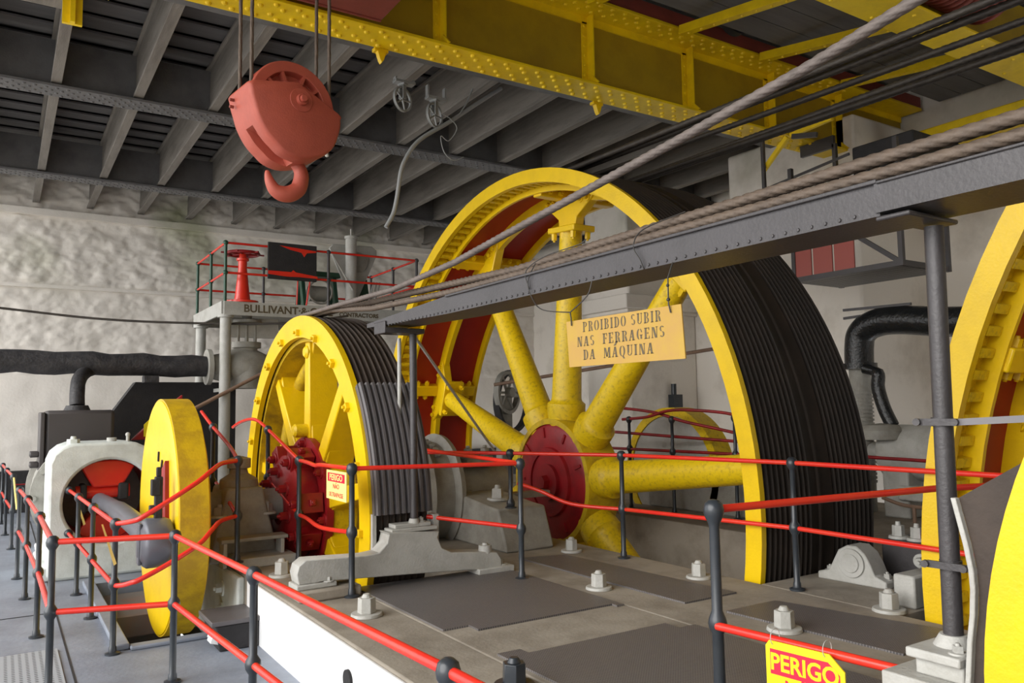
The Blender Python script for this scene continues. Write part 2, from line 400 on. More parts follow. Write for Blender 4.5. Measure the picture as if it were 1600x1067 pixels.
struct(MB().box((-3, YW-0.12, 0.0), (11.3, YW+0.02, 0.72)).build('baseboard_back', MATTE, None, 0.01))
# right wall with two piers
wr = MB(); wr.box((11.3, -7, -0.3), (11.6, 16.9, 8.0))
struct(wr.build('wall_right', WALLR))
wro = bpy.data.objects['wall_right']
def pier(y0, y1, cap):
    b = MB(); b.box((9.6, y0, 0), (11.3, y1, 5.6))
    b.build('pier', WALLR, wro, 0.04)
    if cap:
        c = MB(); c.box((9.45, y0-0.12, 3.45), (11.3, y1+0.12, 3.72)).box((9.52, y0-0.06, 3.38), (11.3, y1+0.06, 3.46)).build('pier_cap', WALLR, wro, 0.02)
pier(10.95, 12.2, True); pier(6.28, 8.5, False)
# unseen wall added to block light behind the viewer; daylight enters at the left
struct(MB().box((-6, -7.3, -0.3), (11.6, -7.0, 8.0)).build('wall_unseen', WALLR))

# roof: low bay of lapped planks over joists (Y > 8), high bay over the crane
ce = MB(); ce.box((-2.6, -7, 6.42), (11.6, 7.6, 6.52)).box((-2.6, 7.57, 6.1), (11.6, 7.62, 6.42)).box((-2.6, 7.6, 6.32), (11.6, 16.9, 6.42))
ceil = struct(ce.build('ceiling', MATTE))
pl = MB().prism([(0, 0), (0.42, 0.05), (0.42, 0.075), (0.0, 0.025)], (-2.6, 0, 0), (0, 1, 0), (0, 0, 1), 0, 14.2).build('plank', PLANK, ceil)
pl.location = (0, 7.68, 6.16); n = 0
for i in range(1, 22):
    copy_part(pl, (0, 0.42*i, 0.0))
p2 = MB().prism([(0, 0), (0.44, 0.0), (0.44, 0.03), (0.0, 0.03)], (-2.6, 0, 0), (0, 1, 0), (0, 0, 1), 0, 14.2).build('plank', PLANK, ceil)
p2.location = (0, -1.4, 6.35)
for i in range(1, 19):
    copy_part(p2, (0, 0.46*i, random.uniform(-0.01, 0.01)))
# joists along Y
j0 = MB()
j0.box((-0.055, 7.6, 5.52), (0.055, 16.7, 5.56)).box((-0.018, 7.6, 5.56), (0.018, 16.7, 6.13)).box((-0.055, 7.6, 6.10), (0.055, 16.7, 6.14))
jo = j0.build('joist', JOIST, ceil, 0.004); jo.location = (-0.44, 0, 0)
for i in range(1, 14): copy_part(jo, (0.87*i, 0, 0))
# riveted purlins along X, each with its strip of rivets
def purlin(y, z, w, rows, step=0.09):
    b = MB(); b.box((-2.6, y-w/2, z), (11.3, y+w/2, z+0.035)).box((-2.6, y-0.015, z+0.03), (11.3, y+0.015, z+0.62))
    o = b.build('purlin', PURL, ceil, 0.004)
    rv = MB()
    for r_ in range(rows):
        yy = y - w*0.36 + w*0.72*(r_/(rows-1))
        x = -2.2 + (step/2 if r_ % 2 else 0)
        while x < 9.5:
            rv.rev((x, yy, z+0.001), (0,0,-1), [(0.021,0),(0.016,0.012),(0.0001,0.017)], 6); x += step
    rv.build('rivet', PURL, o, kind='stuff')
purlin(10.45, 5.46, 0.34, 4, 0.11); purlin(14.35, 5.46, 0.30, 4, 0.12)
b = MB(); b.box((-2.6, 7.42, 5.50), (11.3, 7.66, 5.55)).box((-2.6, 7.52, 5.55), (11.3, 7.57, 6.2)); b.build('purlin', PURL, ceil, 0.005)
MB().box((-2.6, 8.0, 5.46), (0.40, 8.24, 5.9)).build('trimmer', JOIST, ceil, 0.01)
bc = MB(); bc.box((.36, 7.95, 5.22), (.52, 7.99, 5.62)).box((.42, 7.90, 5.22), (.46, 7.95, 5.62)).box((.36,7.95,5.58),(.52,8.3,5.62)); tag(bc.build('beam_clamp', YELC), 'yellow ribbed clamp on the leftmost ceiling joist', 'clamp')

# ------------------------------------------------------------------ machine bed
bed = thing('machine_bed', 'grey concrete machine bed with white side face and slots for the rope wheels', 'machine bed', (3.2, 4.0, 0))
b = MB()
b.box((1.66, -6, -0.6), (2.16, 9.6, Z_BED)).box((2.16, 1.5, -0.6), (3.42, 5.52, Z_BED)).box((3.42, -6, -0.6), (4.58, 9.6, Z_BED))
b.box((4.58, 2.86, -0.6), (6.25, 3.90, Z_BED)).box((6.25, -6, -0.6), (9.42, 11.5, Z_BED)).box((2.16, 11.5, -0.6), (9.42, 16.3, 0.25)).box((2.16, 9.1, -0.6), (4.58, 9.6, Z_BED)).box((2.16, -6, -0.6), (3.42, -3.3, Z_BED))
b.build('slab', CONC, bed, 0.012)
MB().box((1.635, -6, -0.4), (1.66, 6.35, Z_BED-0.012)).build('side_face', WHITE, bed, 0.008, label='white painted side face')
w = MB(); w.cyl((1.62, 4.22, 0.24), (1.70, 4.22, 0.24), 0.055, None, 24); w.build('drain_hole', MATTE, bed)
MB().box((1.60, 6.5, -0.3), (1.665, 9.0, 0.40)).build('end_casting', ENG, bed, 0.02)
for (y, z) in ((6.98, 0.24), (6.98, 0.06)):
    q = MB(); hexbolt(q, (1.60, y, z), (-1,0,0), 0.038, 0.07); q.build('side_bolt', ENG, bed)
# small black ledge beside the flywheel
lg = thing('step_ledge', 'small black step with a ribbed top against the white bed', 'step', (1.48, 6.1, 0))
MB().box((1.30, 5.98, 0.18), (1.64, 6.42, 0.215)).build('tread', RIB, lg, 0.006)
MB().prism([(1.36, 0.0), (1.64, 0.0), (1.64, 0.18), (1.33, 0.18)], (0, 5.99, 0), (1, 0, 0), (0, 0, 1), -0.40, 0).build('bracket', MATTE, lg, 0.01)
q = MB(); q.obox((1.35, 6.06, 0.09), (0.010, 0.0, 0.035), (0, 0.055, 0), (0.04, 0, -0.012)); hexbolt(q, (1.335, 6.06, 0.10), (-1, 0, 0.3), 0.028, 0.04); q.build('lug', WHITE, lg)

# anchor bolts with their washers
ab = MB(); hexbolt(ab, (0, 0, 0), (0, 0, 1), 0.055, 0.15)
def anchor(x, y, s=1.0, m=CAST):
    q = MB(); q.cyl((x,y,Z_BED), (x,y,Z_BED+0.02*s), 0.10*s, 0.095*s, 24)
    q2 = MB(); q2.cyl((x,y,Z_BED+0.02*s), (x,y,Z_BED+0.112*s), 0.058*s, 0.055*s, 6, random.random()); q2.cyl((x,y,Z_BED+0.112*s), (x,y,Z_BED+0.135*s), 0.034*s, 0.02*s, 12)
    o = q2.build('anchor_nut', m, bed, 0.003); q.build('washer', m, o, 0.003)
for x, y, s in [(1.956, 4.751, 1), (3.566, 4.459, .95), (4.374, 4.293, .95), (4.27, 5.712, .95), (4.605, 2.94, 1), (3.757, 3.041, 1), (1.876, 6.26, 1)]: anchor(x, y, s)
anchor(2.02, 3.16, 1.0, BLACK)
# checker plates lying in the bed
for lab, poly in (('dark checker plate between the small rope wheel and the near plate', [(2.18,5.50),(2.18,4.16),(2.35,4.16),(2.35,4.05),(3.34,4.05),(3.34,4.0),(3.40,4.0),(3.40,5.30),(3.18,5.50)]),
                  ('nearest dark checker plate running out of the lower edge', [(2.20,3.60),(2.20,1.6),(3.42,1.6),(3.42,3.40),(3.30,3.40),(3.30,3.52),(2.34,3.52),(2.34,3.60)]),
                  ('narrow dark checker plate before the red hub of the large wheel', [(3.72,5.72),(4.12,5.60),(4.22,3.80),(3.74,3.80)]),
                  ('narrow dark checker plate at the foot of the right-hand post', [(3.79,3.50),(4.24,3.50),(4.46,2.50),(3.86,2.40)])):
    xs = [p[0] for p in poly]; ys = [p[1] for p in poly]
    o = MB().prism(poly, (0, 0, Z_BED), (1, 0, 0), (0, 1, 0), -0.006, 0.011).build('checker_plate', PLATE); tag(o, lab, 'floor plate', 'checker plates set in the machine bed')

# ------------------------------------------------------------------ rope wheels
AXX = (1, 0, 0); REF = (0, -1, 0)      # angle 0 points to -Y, 90 deg to +Z (see wpt)
def wpt(x, r, deg, yc, zc):
    return Vector((x, yc - r*math.cos(R(deg)), zc + r*math.sin(R(deg))))
def ring(mb, prof, yc, zc, n=120, loop=True, a0=0, a1=360):
    # prof [(x, r)]
    return mb.rev((0, yc, zc), (-1, 0, 0), [(r, -x) for x, r in prof], n, R(a0), R(a1), REF, loop)
def frame(deg):
    rad = Vector((0, -math.cos(R(deg)), math.sin(R(deg)))); tan = Vector((0, math.sin(R(deg)), math.cos(R(deg))))
    return rad, tan

def large_wheel(yc, zc, Ro, x0, x1, angs, label):
    root = thing('rope_drum', label, 'wheel', ((x0+x1)/2, yc, zc-Ro)); xm = x0+0.74
    t = MB(); ring(t, [(x0,Ro),(x0,Ro-.145),(x0+.06,Ro-.145),(x0+.06,Ro-.06),(x0+.05,Ro)], yc, zc); t.build('face_ring', YEL, root)
    t = MB(); ring(t, [(x0+.235,Ro-.05),(x0+.235,Ro-.20),(x0+.27,Ro-.20),(x0+.27,Ro-.05)], yc, zc)
    ring(t, [(x1-.05,Ro-.05),(x1-.05,Ro-.19),(x1,Ro-.19),(x1,Ro-.05)], yc, zc); t.build('inner_lip', YEL, root)
    t = MB(); ring(t, [(x0+.05,Ro-.05),(x0+.05,Ro-.085),(x0+.24,Ro-.085),(x0+.24,Ro-.05)], yc, zc); t.build('flange_web', YELD, root)
    bolts = MB(); nb = int(Ro*46)
    for i in range(nb):
        a = 360*i/nb; p = wpt(x0+.15, Ro-.085, a, yc, zc); rd, tn = frame(a)
        bolts.obox(p - rd*.03, (0.075,0,0), tn*0.028, rd*0.03)
    bolts.build('flange_bolt', YELD, root, kind='stuff')
    t = MB(); ring(t, [(x0+.26,Ro-.05),(x0+.26,Ro-.09),(x1-.04,Ro-.09),(x1-.04,Ro-.05)], yc, zc); t.build('lining', REDW, root, label='dark red inner rim')
    t = MB(); ring(t, [(xm-.035,Ro-.085),(xm-.035,Ro-.24),(xm+.035,Ro-.24),(xm+.035,Ro-.085)], yc, zc); t.build('middle_rib', YEL, root)
    # tread: two groups of grooves with a smooth band between them
    prof = [(x0+.045, Ro-.055), (x0+.045, Ro-.004)]
    W = x1-x0-.05; g = W*0.40; xs = x0+.05
    def grooves(xa, n, w):
        for i in range(n):
            c = xa+w*(i+.5)
            prof.extend([(c-w*.42, Ro-.002), (c-w*.26, Ro-.026), (c, Ro-.036), (c+w*.26, Ro-.026), (c+w*.42, Ro-.002)])
    grooves(xs, 9, g/9); prof.append((xs+g+.02, Ro-.012)); prof.append((xs+g+.10, Ro-.016)); prof.append((xs+g+.115, Ro-.004)); prof.append((xs+g+.135, Ro-.004)); prof.append((xs+g+.15, Ro-.016)); prof.append((xs+W*.58, Ro-.012))
    grooves(xs+W*.60, 9, g/9); prof += [(x1, Ro-.004), (x1, Ro-.055)]
    t = MB(); ring(t, prof, yc, zc, 160); t.build('grooved_tread', TREAD, root, smooth=30)
    # hub
    t = MB(); ring(t, [(xm-.20,.70),(xm-.20,.64),(xm-.17,.64),(xm-.17,.05),(xm+.30,.05),(xm+.30,.62),(xm+.20,.72),(xm-.12,.72)], yc, zc, 64); t.build('hub', YELH, root)
    hd = MB(); ring(hd, [(xm-.165,.0001),(xm-.26,.0001),(xm-.26,.20),(xm-.215,.20),(xm-.215,.33),(xm-.235,.335),(xm-.235,.375),(xm-.20,.385),(xm-.20,.60),(xm-.175,.645),(xm-.165,.645)], yc, zc, 64, loop=False)
    hub_disc = hd.build('hub_disc', REDM, root, label='red hub cover with a raised ring')
    q = MB()
    for i in range(9):
        a = 40*i+20; rd, tn = frame(a); q.obox(wpt(xm-.203, .55, a, yc, zc), (0.012,0,0), tn*.014, rd*.055)
    q.build('key', REDM, hub_disc)
    q = MB(); q.cyl((xm-.25,yc,zc), (xm-.33,yc,zc), .085, .075, 6); q.build('centre_bolt', REDM, hub_disc)
    for a in angs:
        rd, tn = frame(a); X = Vector((1,0,0)); ra, rb = .66, Ro-.60
        p = lambda r_, dx=0.0, dt=0.0: Vector((xm+dx, yc, zc)) + rd*r_ + tn*dt
        s_ = MB(); s_.rev((xm,yc,zc), rd, [(.185,.60),(.215,.78),(.215,.87),(.178,.90),(.168,.93),(.125,Ro-.52)], 28)
        so = s_.build('spoke', YELD, root)
        h = MB()
        h.prism([(-.46,Ro-.20),(.46,Ro-.20),(.42,Ro-.25),(.17,Ro-.42),(.15,Ro-.53),(-.15,Ro-.53),(-.17,Ro-.42),(-.42,Ro-.25)], (xm,yc,zc), tn, rd, -.06, .06)
        h.obox(p(Ro-.55), tn*.25, X*.15, rd*.035)
        ho = h.build('spoke_head', YEL, so, 0.012)
        hb = MB()
        for dt in (-.18, 0.0, .18):
            for dx in (-.10, .10): hexbolt(hb, p(Ro-.585, dx, dt), -rd, .032, .085, False)
        for dt in (-.36, -.24, .24, .36):
            hexbolt(hb, p(Ro-.225, -.06, dt), -X, .03, .05, True)
        hb.build('head_bolts', YEL, so, kind='stuff')
        jb = MB(); jb.obox(p(Ro-.155, (x0+x1)/2+.10-xm), X*((x1-x0)/2-.16), tn*.075, rd*.075)
        jo_ = jb.build('rim_joint', YEL, root, 0.012)
        q = MB(); xx = x0+.38
        while xx < x1-.1:
            if abs(xx-xm) > .14:
                for sg in (-1, 1): hexbolt(q, Vector((xx,yc,zc))+rd*(Ro-.17)+tn*sg*.075, tn*sg, .032, .06, False)
            xx += .14
        q.build('joint_bolts', YEL, jo_, kind='stuff')
    return root
large_wheel(Y_AX, Z_AX, 3.38, 4.64, 6.0, [-37, 6, 46.5, 85.5, 121.5, 160, 200, 241, 282], 'giant yellow spoked rope wheel with a red inner rim and red hub')
large_wheel(-1.417, 0.605, 4.16, 4.64, 6.0, [160.5, 200, 121, 240, 80, 40, 0, -40, -80], 'giant yellow rope wheel cut off by the right edge of the view')

def small_wheel(yc, zc, label):
    Ro, x0, x1 = 1.74, 2.30, 2.77; xm = 2.56
    root = thing('rope_sheave', label, 'wheel', (xm, yc, zc-Ro))
    t = MB(); ring(t, [(x0,Ro),(x0,Ro-.20),(x0+.05,Ro-.20),(x0+.05,Ro)], yc, zc); t.build('face_ring', YEL, root)
    t = MB(); ring(t, [(x0+.07,Ro-.09),(x0+.07,Ro-.235),(x1,Ro-.235),(x1,Ro-.09)], yc, zc); t.build('drum_wall', YELH, root)  # darker yellow here and on the rib paints the drum's inner shade
    t = MB(); ring(t, [(xm+.06+.075*math.cos(R(q)), Ro-.33+.075*math.sin(R(q))) for q in range(0,360,36)], yc, zc, 90); t.build('round_rib', YELH, root)
    t = MB(); ring(t, [(x0+.05,Ro-.06),(x0+.05,Ro-.185),(x0+.07,Ro-.185),(x0+.07,Ro-.06)], yc, zc); t.build('joint_gap', MATTE, root)
    prof = [(x0+.045,Ro-.1),(x0+.045,Ro-.005)]; n = 8; w_ = (x1-x0-.07)/n
    for i in range(n):
        c = x0+.05+w_*(i+.5); prof.extend([(c-w_*.44,Ro-.004),(c-w_*.26,Ro-.030),(c,Ro-.040),(c+w_*.26,Ro-.030),(c+w_*.44,Ro-.004)])
    prof += [(x1,Ro-.005),(x1,Ro-.1)]
    t = MB(); ring(t, prof, yc, zc, 140); t.build('grooved_tread', TREADS, root, smooth=30)
    pb = None
    for i in range(20):
        a = 18*i-2; rd, tn = frame(a)
        q = MB(); q.obox(wpt(x0-.012, Ro-.155, a, yc, zc), (.022,0,0), tn*.028, rd*.028); q.cyl(wpt(x0-.03, Ro-.155, a, yc, zc), wpt(x0-.055, Ro-.155, a, yc, zc), .014, None, 8)
        q.build('face_bolt', YEL, root, 0.003)
    t = MB(); ring(t, [(xm-.16,.55),(xm-.16,.12),(xm+.16,.12),(xm+.16,.55),(xm+.10,.60),(xm-.10,.60)], yc, zc, 56); t.build('hub', YELD, root)
    for i in range(9):
        a = 40*i+10; rd, tn = frame(a); X = Vector((1,0,0)); O = Vector((xm,yc,zc))
        s_ = MB()
        s_.prism([(-.085,.55),(.085,.55),(.058,Ro-.23),(-.058,Ro-.23)], O, tn, rd, -.16, .12)     # deep plate spoke
        s_.prism([(-.11,.54),(.11,.54),(.08,.74),(-.08,.74)], O, tn, rd, -.14, .12)
        s_.prism([(-.058,Ro-.36),(.058,Ro-.36),(.10,Ro-.232),(-.10,Ro-.232)], O, tn, rd, -.13, .12)
        so = s_.build('spoke', YEL, root, 0.012)
        if a != 90: continue
        q = MB(); q.cyl(O+rd*.68-X*.27, O+rd*.68+X*.1, .062, None, 20); q.cyl(O+rd*.68-X*.29, O+rd*.68-X*.27, .045, .062, 20)
        q.cyl(O+rd*(Ro-.33)-X*.17, O+rd*(Ro-.33)+X*.12, .06, None, 20); q.cyl(O+rd*(Ro-.33)-X*.19, O+rd*(Ro-.33)-X*.17, .04, .06, 20)
        q.build('boss', YELD, so)
    # clutch plate and jaws on the hub, all red
    t = MB(); ring(t, [(2.38,.62),(2.38,.15),(2.44,.15),(2.44,.62)], yc, zc, 48)
    ring(t, [(2.14,.38),(2.14,.16),(2.38,.16),(2.38,.43),(2.33,.46),(2.20,.46)], yc, zc, 40)
    cl = t.build('clutch_plate', REDM, root, label='deep red clutch with jaws and bolts')
    for a in (8, 62, 116, 170, 224, 278, 332):
        rd, tn = frame(a); O = Vector((2.27,yc,zc))
        q = MB(); q.obox(O+rd*.47, (.10,0,0), tn*.085, rd*.09); hexbolt(q, O+rd*.46+Vector((-.10,0,0)), (-1,0,0), .036, .07, True, 6); hexbolt(q, O+rd*.56, rd, .036, .04, False, 4)
        q.build('jaw', REDM, cl, 0.015)
    for a in (35, 90, 143, 197, 305, -8):
        rd, tn = frame(a); q = MB(); hexbolt(q, Vector((2.14,yc,zc))+rd*.32, (-1,0,0), .036, .09); hexbolt(q, Vector((2.38,yc,zc))+rd*.56, (-1,0,0), .03, .06)
        q.build('clutch_bolt', REDM, cl)
    return root
sw = small_wheel(7.27, 0.83, 'yellow grooved rope sheave with red clutch beside the crank disc')
copy_tree(sw, (0, -7.81, 0.03), 'nearest yellow rope sheave at the lower right corner of the view')

# shafts
tag(MB().cyl((1.36, Y_AX, Z_AX), (4.52, Y_AX, Z_AX), .14, None, 28).build('main_shaft', CASTD), 'dusty grey main shaft running from the crank disc to the large wheel', 'shaft')

# crank disc
cd = thing('crank_disc', 'solid yellow crank disc in the floor pit beside the engine', 'wheel', (1.24, Y_AX, -0.12))
t = MB(); t.rev((1.36, Y_AX, .84), (-1,0,0), [(.20,-.02),(.88,-.02),(.95,.0),(.964,.02),(.964,.20),(.955,.225),(.90,.235),(.80,.23),(.10,.23)], 96, ref=REF); t.build('disc', YEL, cd, smooth=30)
t = MB(); ring(t, [(1.35,.955),(1.35,.972),(1.143,.972),(1.143,.955)], Y_AX, .84, 96); t.build('rim_band', YELT, cd, label='mottled darker yellow rim')
t = MB()
for a in (60, 35, 15, -20, -42, 80): rd, tn = frame(a); t.obox(Vector((1.125, Y_AX, .84))+rd*.5, (.008,0,0), tn*.012, rd*.04)
t.build('slot', MATTE, cd)
t = MB(); t.cyl((1.13, 6.50, .735), (0.92, 6.50, .735), .085, None, 24); t.build('crank_pin', CONROD, cd)
t = MB(); t.prism([(.0,-.30),(.30,-.2),(.42,.1),(.30,.36),(.10,.46)], (1.12, 6.66, .86), (0,1,0), (0,0,1), -.02, .02); t.build('red_patch', REDM, cd, label='red painted segment behind the crank pin')
# connecting rod
cr = thing('connecting_rod', 'blue grey connecting rod from the engine crosshead to the crank pin', 'connecting rod', (.95, 7.8, .7))
t = MB(); t.tube(smooth_path([(.90, 9.35, .80), (.95, 8.2, .80), (1.0, 6.7, .75)], 6), [.075]*6+[.088]*7, 20); t.build('rod', CONROD, cr)
t = MB(); t.rev((.90, 6.50, .735), (1,0,0), [(.0001,-.008),(.12,-.008),(.13,.0),(.165,.015),(.182,.04),(.182,.16),(.165,.20),(.13,.22)], 40); t.build('big_end', CONROD, cr)
t = MB(); t.obox((.893,6.50,.735), (.012,0,0), (0,.05,0), (0,0,.15)).obox((.887,6.5,.735), (.012,0,0), (0,.036,0), (0,0,.095)); t.build('end_cap', CONROD, cr, 0.008)
t = MB(); t.box((.99,6.475,.90), (1.045,6.53,1.22)).box((.965,6.47,1.08), (1.03,6.54,1.20)).box((1.0,6.485,1.22), (1.035,6.52,1.29)).box((.955,6.48,.94),(1.0,6.53,1.01)); t.build('oil_lubricator', MATTE, cr, 0.008)

# ------------------------------------------------------------------ left engine
en = thing('steam_engine', 'pale grey horizontal engine frame with a round red crosshead guide', 'engine', (1.0, 9.8, 0))
XE, ZE, YE = 1.0, .77, 9.45
N = 48
def opening_face(y0, y1):
    """slab with the outline of the frame and a round opening."""
    out = []; inn = []
    for i in range(N):
        a = 2*math.pi*i/N; c, s_ = math.cos(a), math.sin(a)
        inn.append((XE+.43*c, ZE+.44*s_))
        # outline: square-shouldered left, domed top
        hw = .56
        k_ = min(hw/max(abs(c),1e-6), (.80 if s_ < 0 else .62)/max(abs(s_),1e-6))
        rr = min(k_, .92 if s_ < 0 else (.66 if c > -.2 else .74))
        out.append((XE+rr*c, max(0.0, ZE+rr*s_)))
    vs = [(x, y0, z) for x, z in out] + [(x, y0, z) for x, z in inn] + [(x, y1, z) for x, z in out] + [(x, y1, z) for x, z in inn]
    fs = []
    for i in range(N):
        j = (i+1) % N
        fs += [(i, j, N+j, N+i), (2*N+j, 2*N+i, 3*N+i, 3*N+j), (j, i, 2*N+i, 2*N+j), (N+i, N+j, 3*N+j, 3*N+i)]
    return vs, fs
t = MB(); t.add(*opening_face(YE, YE+.9)); t.box((.36, YE+.02, 0), (1.64, YE+1.2, .16)); t.build('frame', ENG, en, 0.03)
t = MB(); t.rev((XE, YE+.10, ZE), (0,1,0), [(.43,0),(.43,1.6),(.3,1.62),(.0001,1.62)], 48, caps=False); t.build('crosshead_guide', REDM, en, label='red bored guide inside the frame')
t = MB(); t.prism([(-.30,.43),(.30,.43),(.14,.14),(-.14,.14)], (XE, YE+.35, ZE), (1,0,0), (0,0,1), -.2, .2); t.prism([(-.34,-.43),(.34,-.43),(.14,-.16),(-.14,-.16)], (XE, YE+.55, ZE), (1,0,0), (0,0,1), -.2, .2); t.build('guide_shoe', REDR, en, 0.02)  # brighter red on the shoes stands in for light falling on them
t = MB(); t.cyl((.70, YE+.25, ZE+.09), (1.22, YE+.25, ZE+.09), .07, None, 20); t.build('crosshead_pin', REDR, en)
t = MB(); t.box((.74, YE+.12, ZE-.12), (.80, YE+.4, ZE+.18)).box((1.10, YE+.12, ZE+.0), (1.2, YE+.4, ZE+.18)); t.build('crosshead', MATTE, en, 0.02)
t = MB(); t.rev((XE-.08, YE+.9, ZE), (0,1,0), [(.50,0),(.62,.02),(.62,.10),(.56,.12),(.56,1.5),(.62,1.52),(.62,1.62),(.5,1.7),(.0001,1.72)], 44); t.build('cylinder', CASTD, en)
t = MB()
for a in range(0, 360, 30): t.cyl((XE-.08+.58*math.cos(R(a)), YE+.86, ZE+.58*math.sin(R(a))), (XE-.08+.58*math.cos(R(a)), YE+.98, ZE+.58*math.sin(R(a))), .03, None, 6)
t.build('flange_nut', CASTD, en, kind='stuff')
t = MB(); hexbolt(t, (.66, YE+.14, 1.33), (0,0,1), .06, .12, False); t.build('frame_nut', ENG, en)
t = MB(); t.cyl((1.05, YE+.4, 1.38), (1.05, YE+.4, 1.43), .05, None, 12).cyl((1.2, YE+.3, 1.36), (1.2, YE+.3, 1.45), .018, None, 8).ball((1.2, YE+.3, 1.46), .026); t.build('oil_cup', CAST, en)
t = MB(); t.box((.44, 10.62, 1.02), (1.16, 11.25, 1.74)); ch = t.build('steam_chest', CHEST, en, 0.04, label='charcoal box on top of the cylinder')
t = MB(); t.box((.39, 10.6, 1.04), (.44, 11.2, 1.72))
for z in (1.12, 1.24): 
    for y in (10.66, 10.85): t.cyl((.39, y, z), (.30, y, z), .035, None, 8)
t.build('chest_cover', CHEST, ch, 0.01)
t = MB(); t.box((.50, 11.3, 0), (.95, 11.8, .45)).box((.42, 11.2, 0), (1.1, 12.0, .06)); t.build('cylinder_foot', WHITE, en, 0.02)

# black belt guard sloping up behind the engine
tag(MB().prism([(1.15,1.30),(1.22,1.62),(1.56,2.12),(2.9,2.12),(2.9,.45),(1.15,.45)], (0, 12.0, 0), (1,0,0), (0,0,1), -0.3, 0).build('belt_guard', MATTE), 'large black sloping sheet guard behind the yellow crank disc', 'guard')
t = thing('warning_drum', 'red drum end with a yellow and black patch by the sloping guard', 'drum', (1.6, 10.9, 1.3))
MB().prism([(-.24,-.14),(.35,-.14),(.35,.42),(.16,.26)], (1.62, 10.95, 1.50), (1,0,0), (0,0,1), -.05, .05).build('red_panel', REDM, t, 0.01)
MB().prism([(-.10,-.10),(.03,-.10),(.03,.18),(-.10,.05)], (1.62, 10.89, 1.50), (1,0,0), (0,0,1), -.008, .008).build('yellow_patch', SIGNB, t)
MB().cyl((1.59,10.875,1.45), (1.59,10.885,1.45), .03, None, 5).build('black_mark', MATTE, t)

# main steam pipe, valve and handwheel pedestal
mp_ = thing('steam_pipe', 'thick black lagged steam pipe along the back wall', 'pipe', (1.0, 11.62, 2.2))
t = MB(); P = [(x, 11.62-.0+.012*math.sin(x*5), 2.36-0.016*x+.012*math.sin(x*9)) for x in [-2.5+.2045*i for i in range(25)]]
t.tube(P, [.148+.007*math.sin(i*2.3) for i in range(25)], 20); t.build('lagging', LAG, mp_)
t = MB(); t.tube(smooth_path([(1.10, 11.62, 2.31), (.92, 11.55, 2.24), (.82, 11.3, 2.12), (.79, 11.1, 1.94), (.79, 11.05, 1.80)], 6), .085, 16); t.cyl((.79,11.05,1.735), (.79,11.05,1.80), .15, .12, 20); t.build('elbow', LAG, mp_)
MB().box((1.60, 11.5, 2.10), (1.78, 11.72, 2.19)).build('pipe_shoe', LAG, mp_)
va = thing('stop_valve', 'grey globe valve under the control platform with a red handwheel column above', 'valve', (2.95, 11.62, 2.0))
t = MB(); t.rev((2.40, 11.62, 2.32), (1,0,0), [(.16,0),(.25,.0),(.25,.06),(.17,.08),(.20,.2),(.27,.38),(.29,.5),(.27,.65),(.18,.85),(.24,.87),(.24,.93),(.1,.93)], 32); t.rev((2.95,11.62,2.32), (0,0,1), [(.28,-.30),(.29,.0),(.24,.15),(.15,.22),(.15,.27),(.20,.28),(.20,.36),(.05,.36)], 28); t.build('body', CASTD, va)
t = MB()
for dx in (-.12, .12): t.cyl((2.95+dx, 11.62, 2.66), (2.95+dx, 11.62, 3.0), .025, None, 10)
t.cyl((2.95,11.62,2.6), (2.95,11.62,3.3), .028, None, 12).cyl((2.95,11.62,2.96), (2.95,11.62,3.0), .2, None, 24).cyl((2.95,11.62,3.0),(2.95,11.62,3.12), .06, .09, 16); t.build('yoke', CASTD, va)
t = MB(); t.rev((2.84, 11.45, 3.22), (0,0,1), [(.22,0),(.22,.03),(.11,.05),(.10,.12),(.06,.50),(.06,.60),(.085,.61),(.085,.64),(.05,.65),(.05,.70),(.02,.74)], 28); t.build('pedestal', REDR, va, label='red tapering pedestal')
t = MB(); t.rev((2.84,11.45,3.93), (0,0,1), [(.22+.022*math.cos(R(a)), .022*math.sin(R(a))) for a in range(0,360,45)], 28, loop=True)
for a in range(0,360,60): t.cyl((2.84,11.45,3.93), (2.84+.30*math.cos(R(a)), 11.45+.30*math.sin(R(a)), 3.93), .014, .012, 8)
t.build('handwheel', REDM, va)

# ------------------------------------------------------------------ control platform
cp = thing('control_platform', 'raised control platform with a lettered grey edge and grey pipe columns', 'platform', (4.0, 12.2, 0))
ZP = 3.20; YP = 11.3
t = MB(); t.box((2.55, YP, ZP-.03), (5.6, 13.2, ZP)); t.build('deck', CASTD, cp, 0.008)
t = MB(); t.box((2.55, YP-.03, ZP-.17), (5.6, YP, ZP+.02)).box((2.52, YP, ZP-.17), (2.55, 13.2, ZP+.02)).box((2.52, 13.17, ZP-.17), (5.6, 13.2, ZP)); t.build('fascia', CAST, cp, 0.005)
text('BULLIVANT·&·CO L', .15, INK, cp, (3.46, YP-.032, ZP-.075), (1,0,0), (0,0,1), sx=1.0, bold=.004)
text('CONTRACTORS', .085, INK, cp, (4.52, YP-.032, ZP-.09), (1,0,0), (0,0,1), sx=1.0, bold=.003)
for (x, y) in ((2.60, 11.38), (2.60, 13.0), (5.45, 11.38), (5.45, 13.0)):
    t = MB(); t.cyl((x,y,-.2), (x,y,ZP-.16), .075, None, 20); t.cyl((x,y,ZP-.2), (x,y,ZP-.16), .11, None, 20); t.build('column', CAST, cp)
MB().bar((2.6,11.38,2.0),(2.6,13.0,2.0),.03,.05).build('tie_bar', CAST, cp)
MB().box((2.63, 11.6, ZP-.45), (3.4, 11.66, ZP-.17)).bar((3.8,11.5,ZP-.2),(3.75,11.5,1.9),.03,.03).bar((3.62,11.6,ZP-.2),(3.6,11.6,1.9),.05,.05).build('under_bracing', CAST, cp)
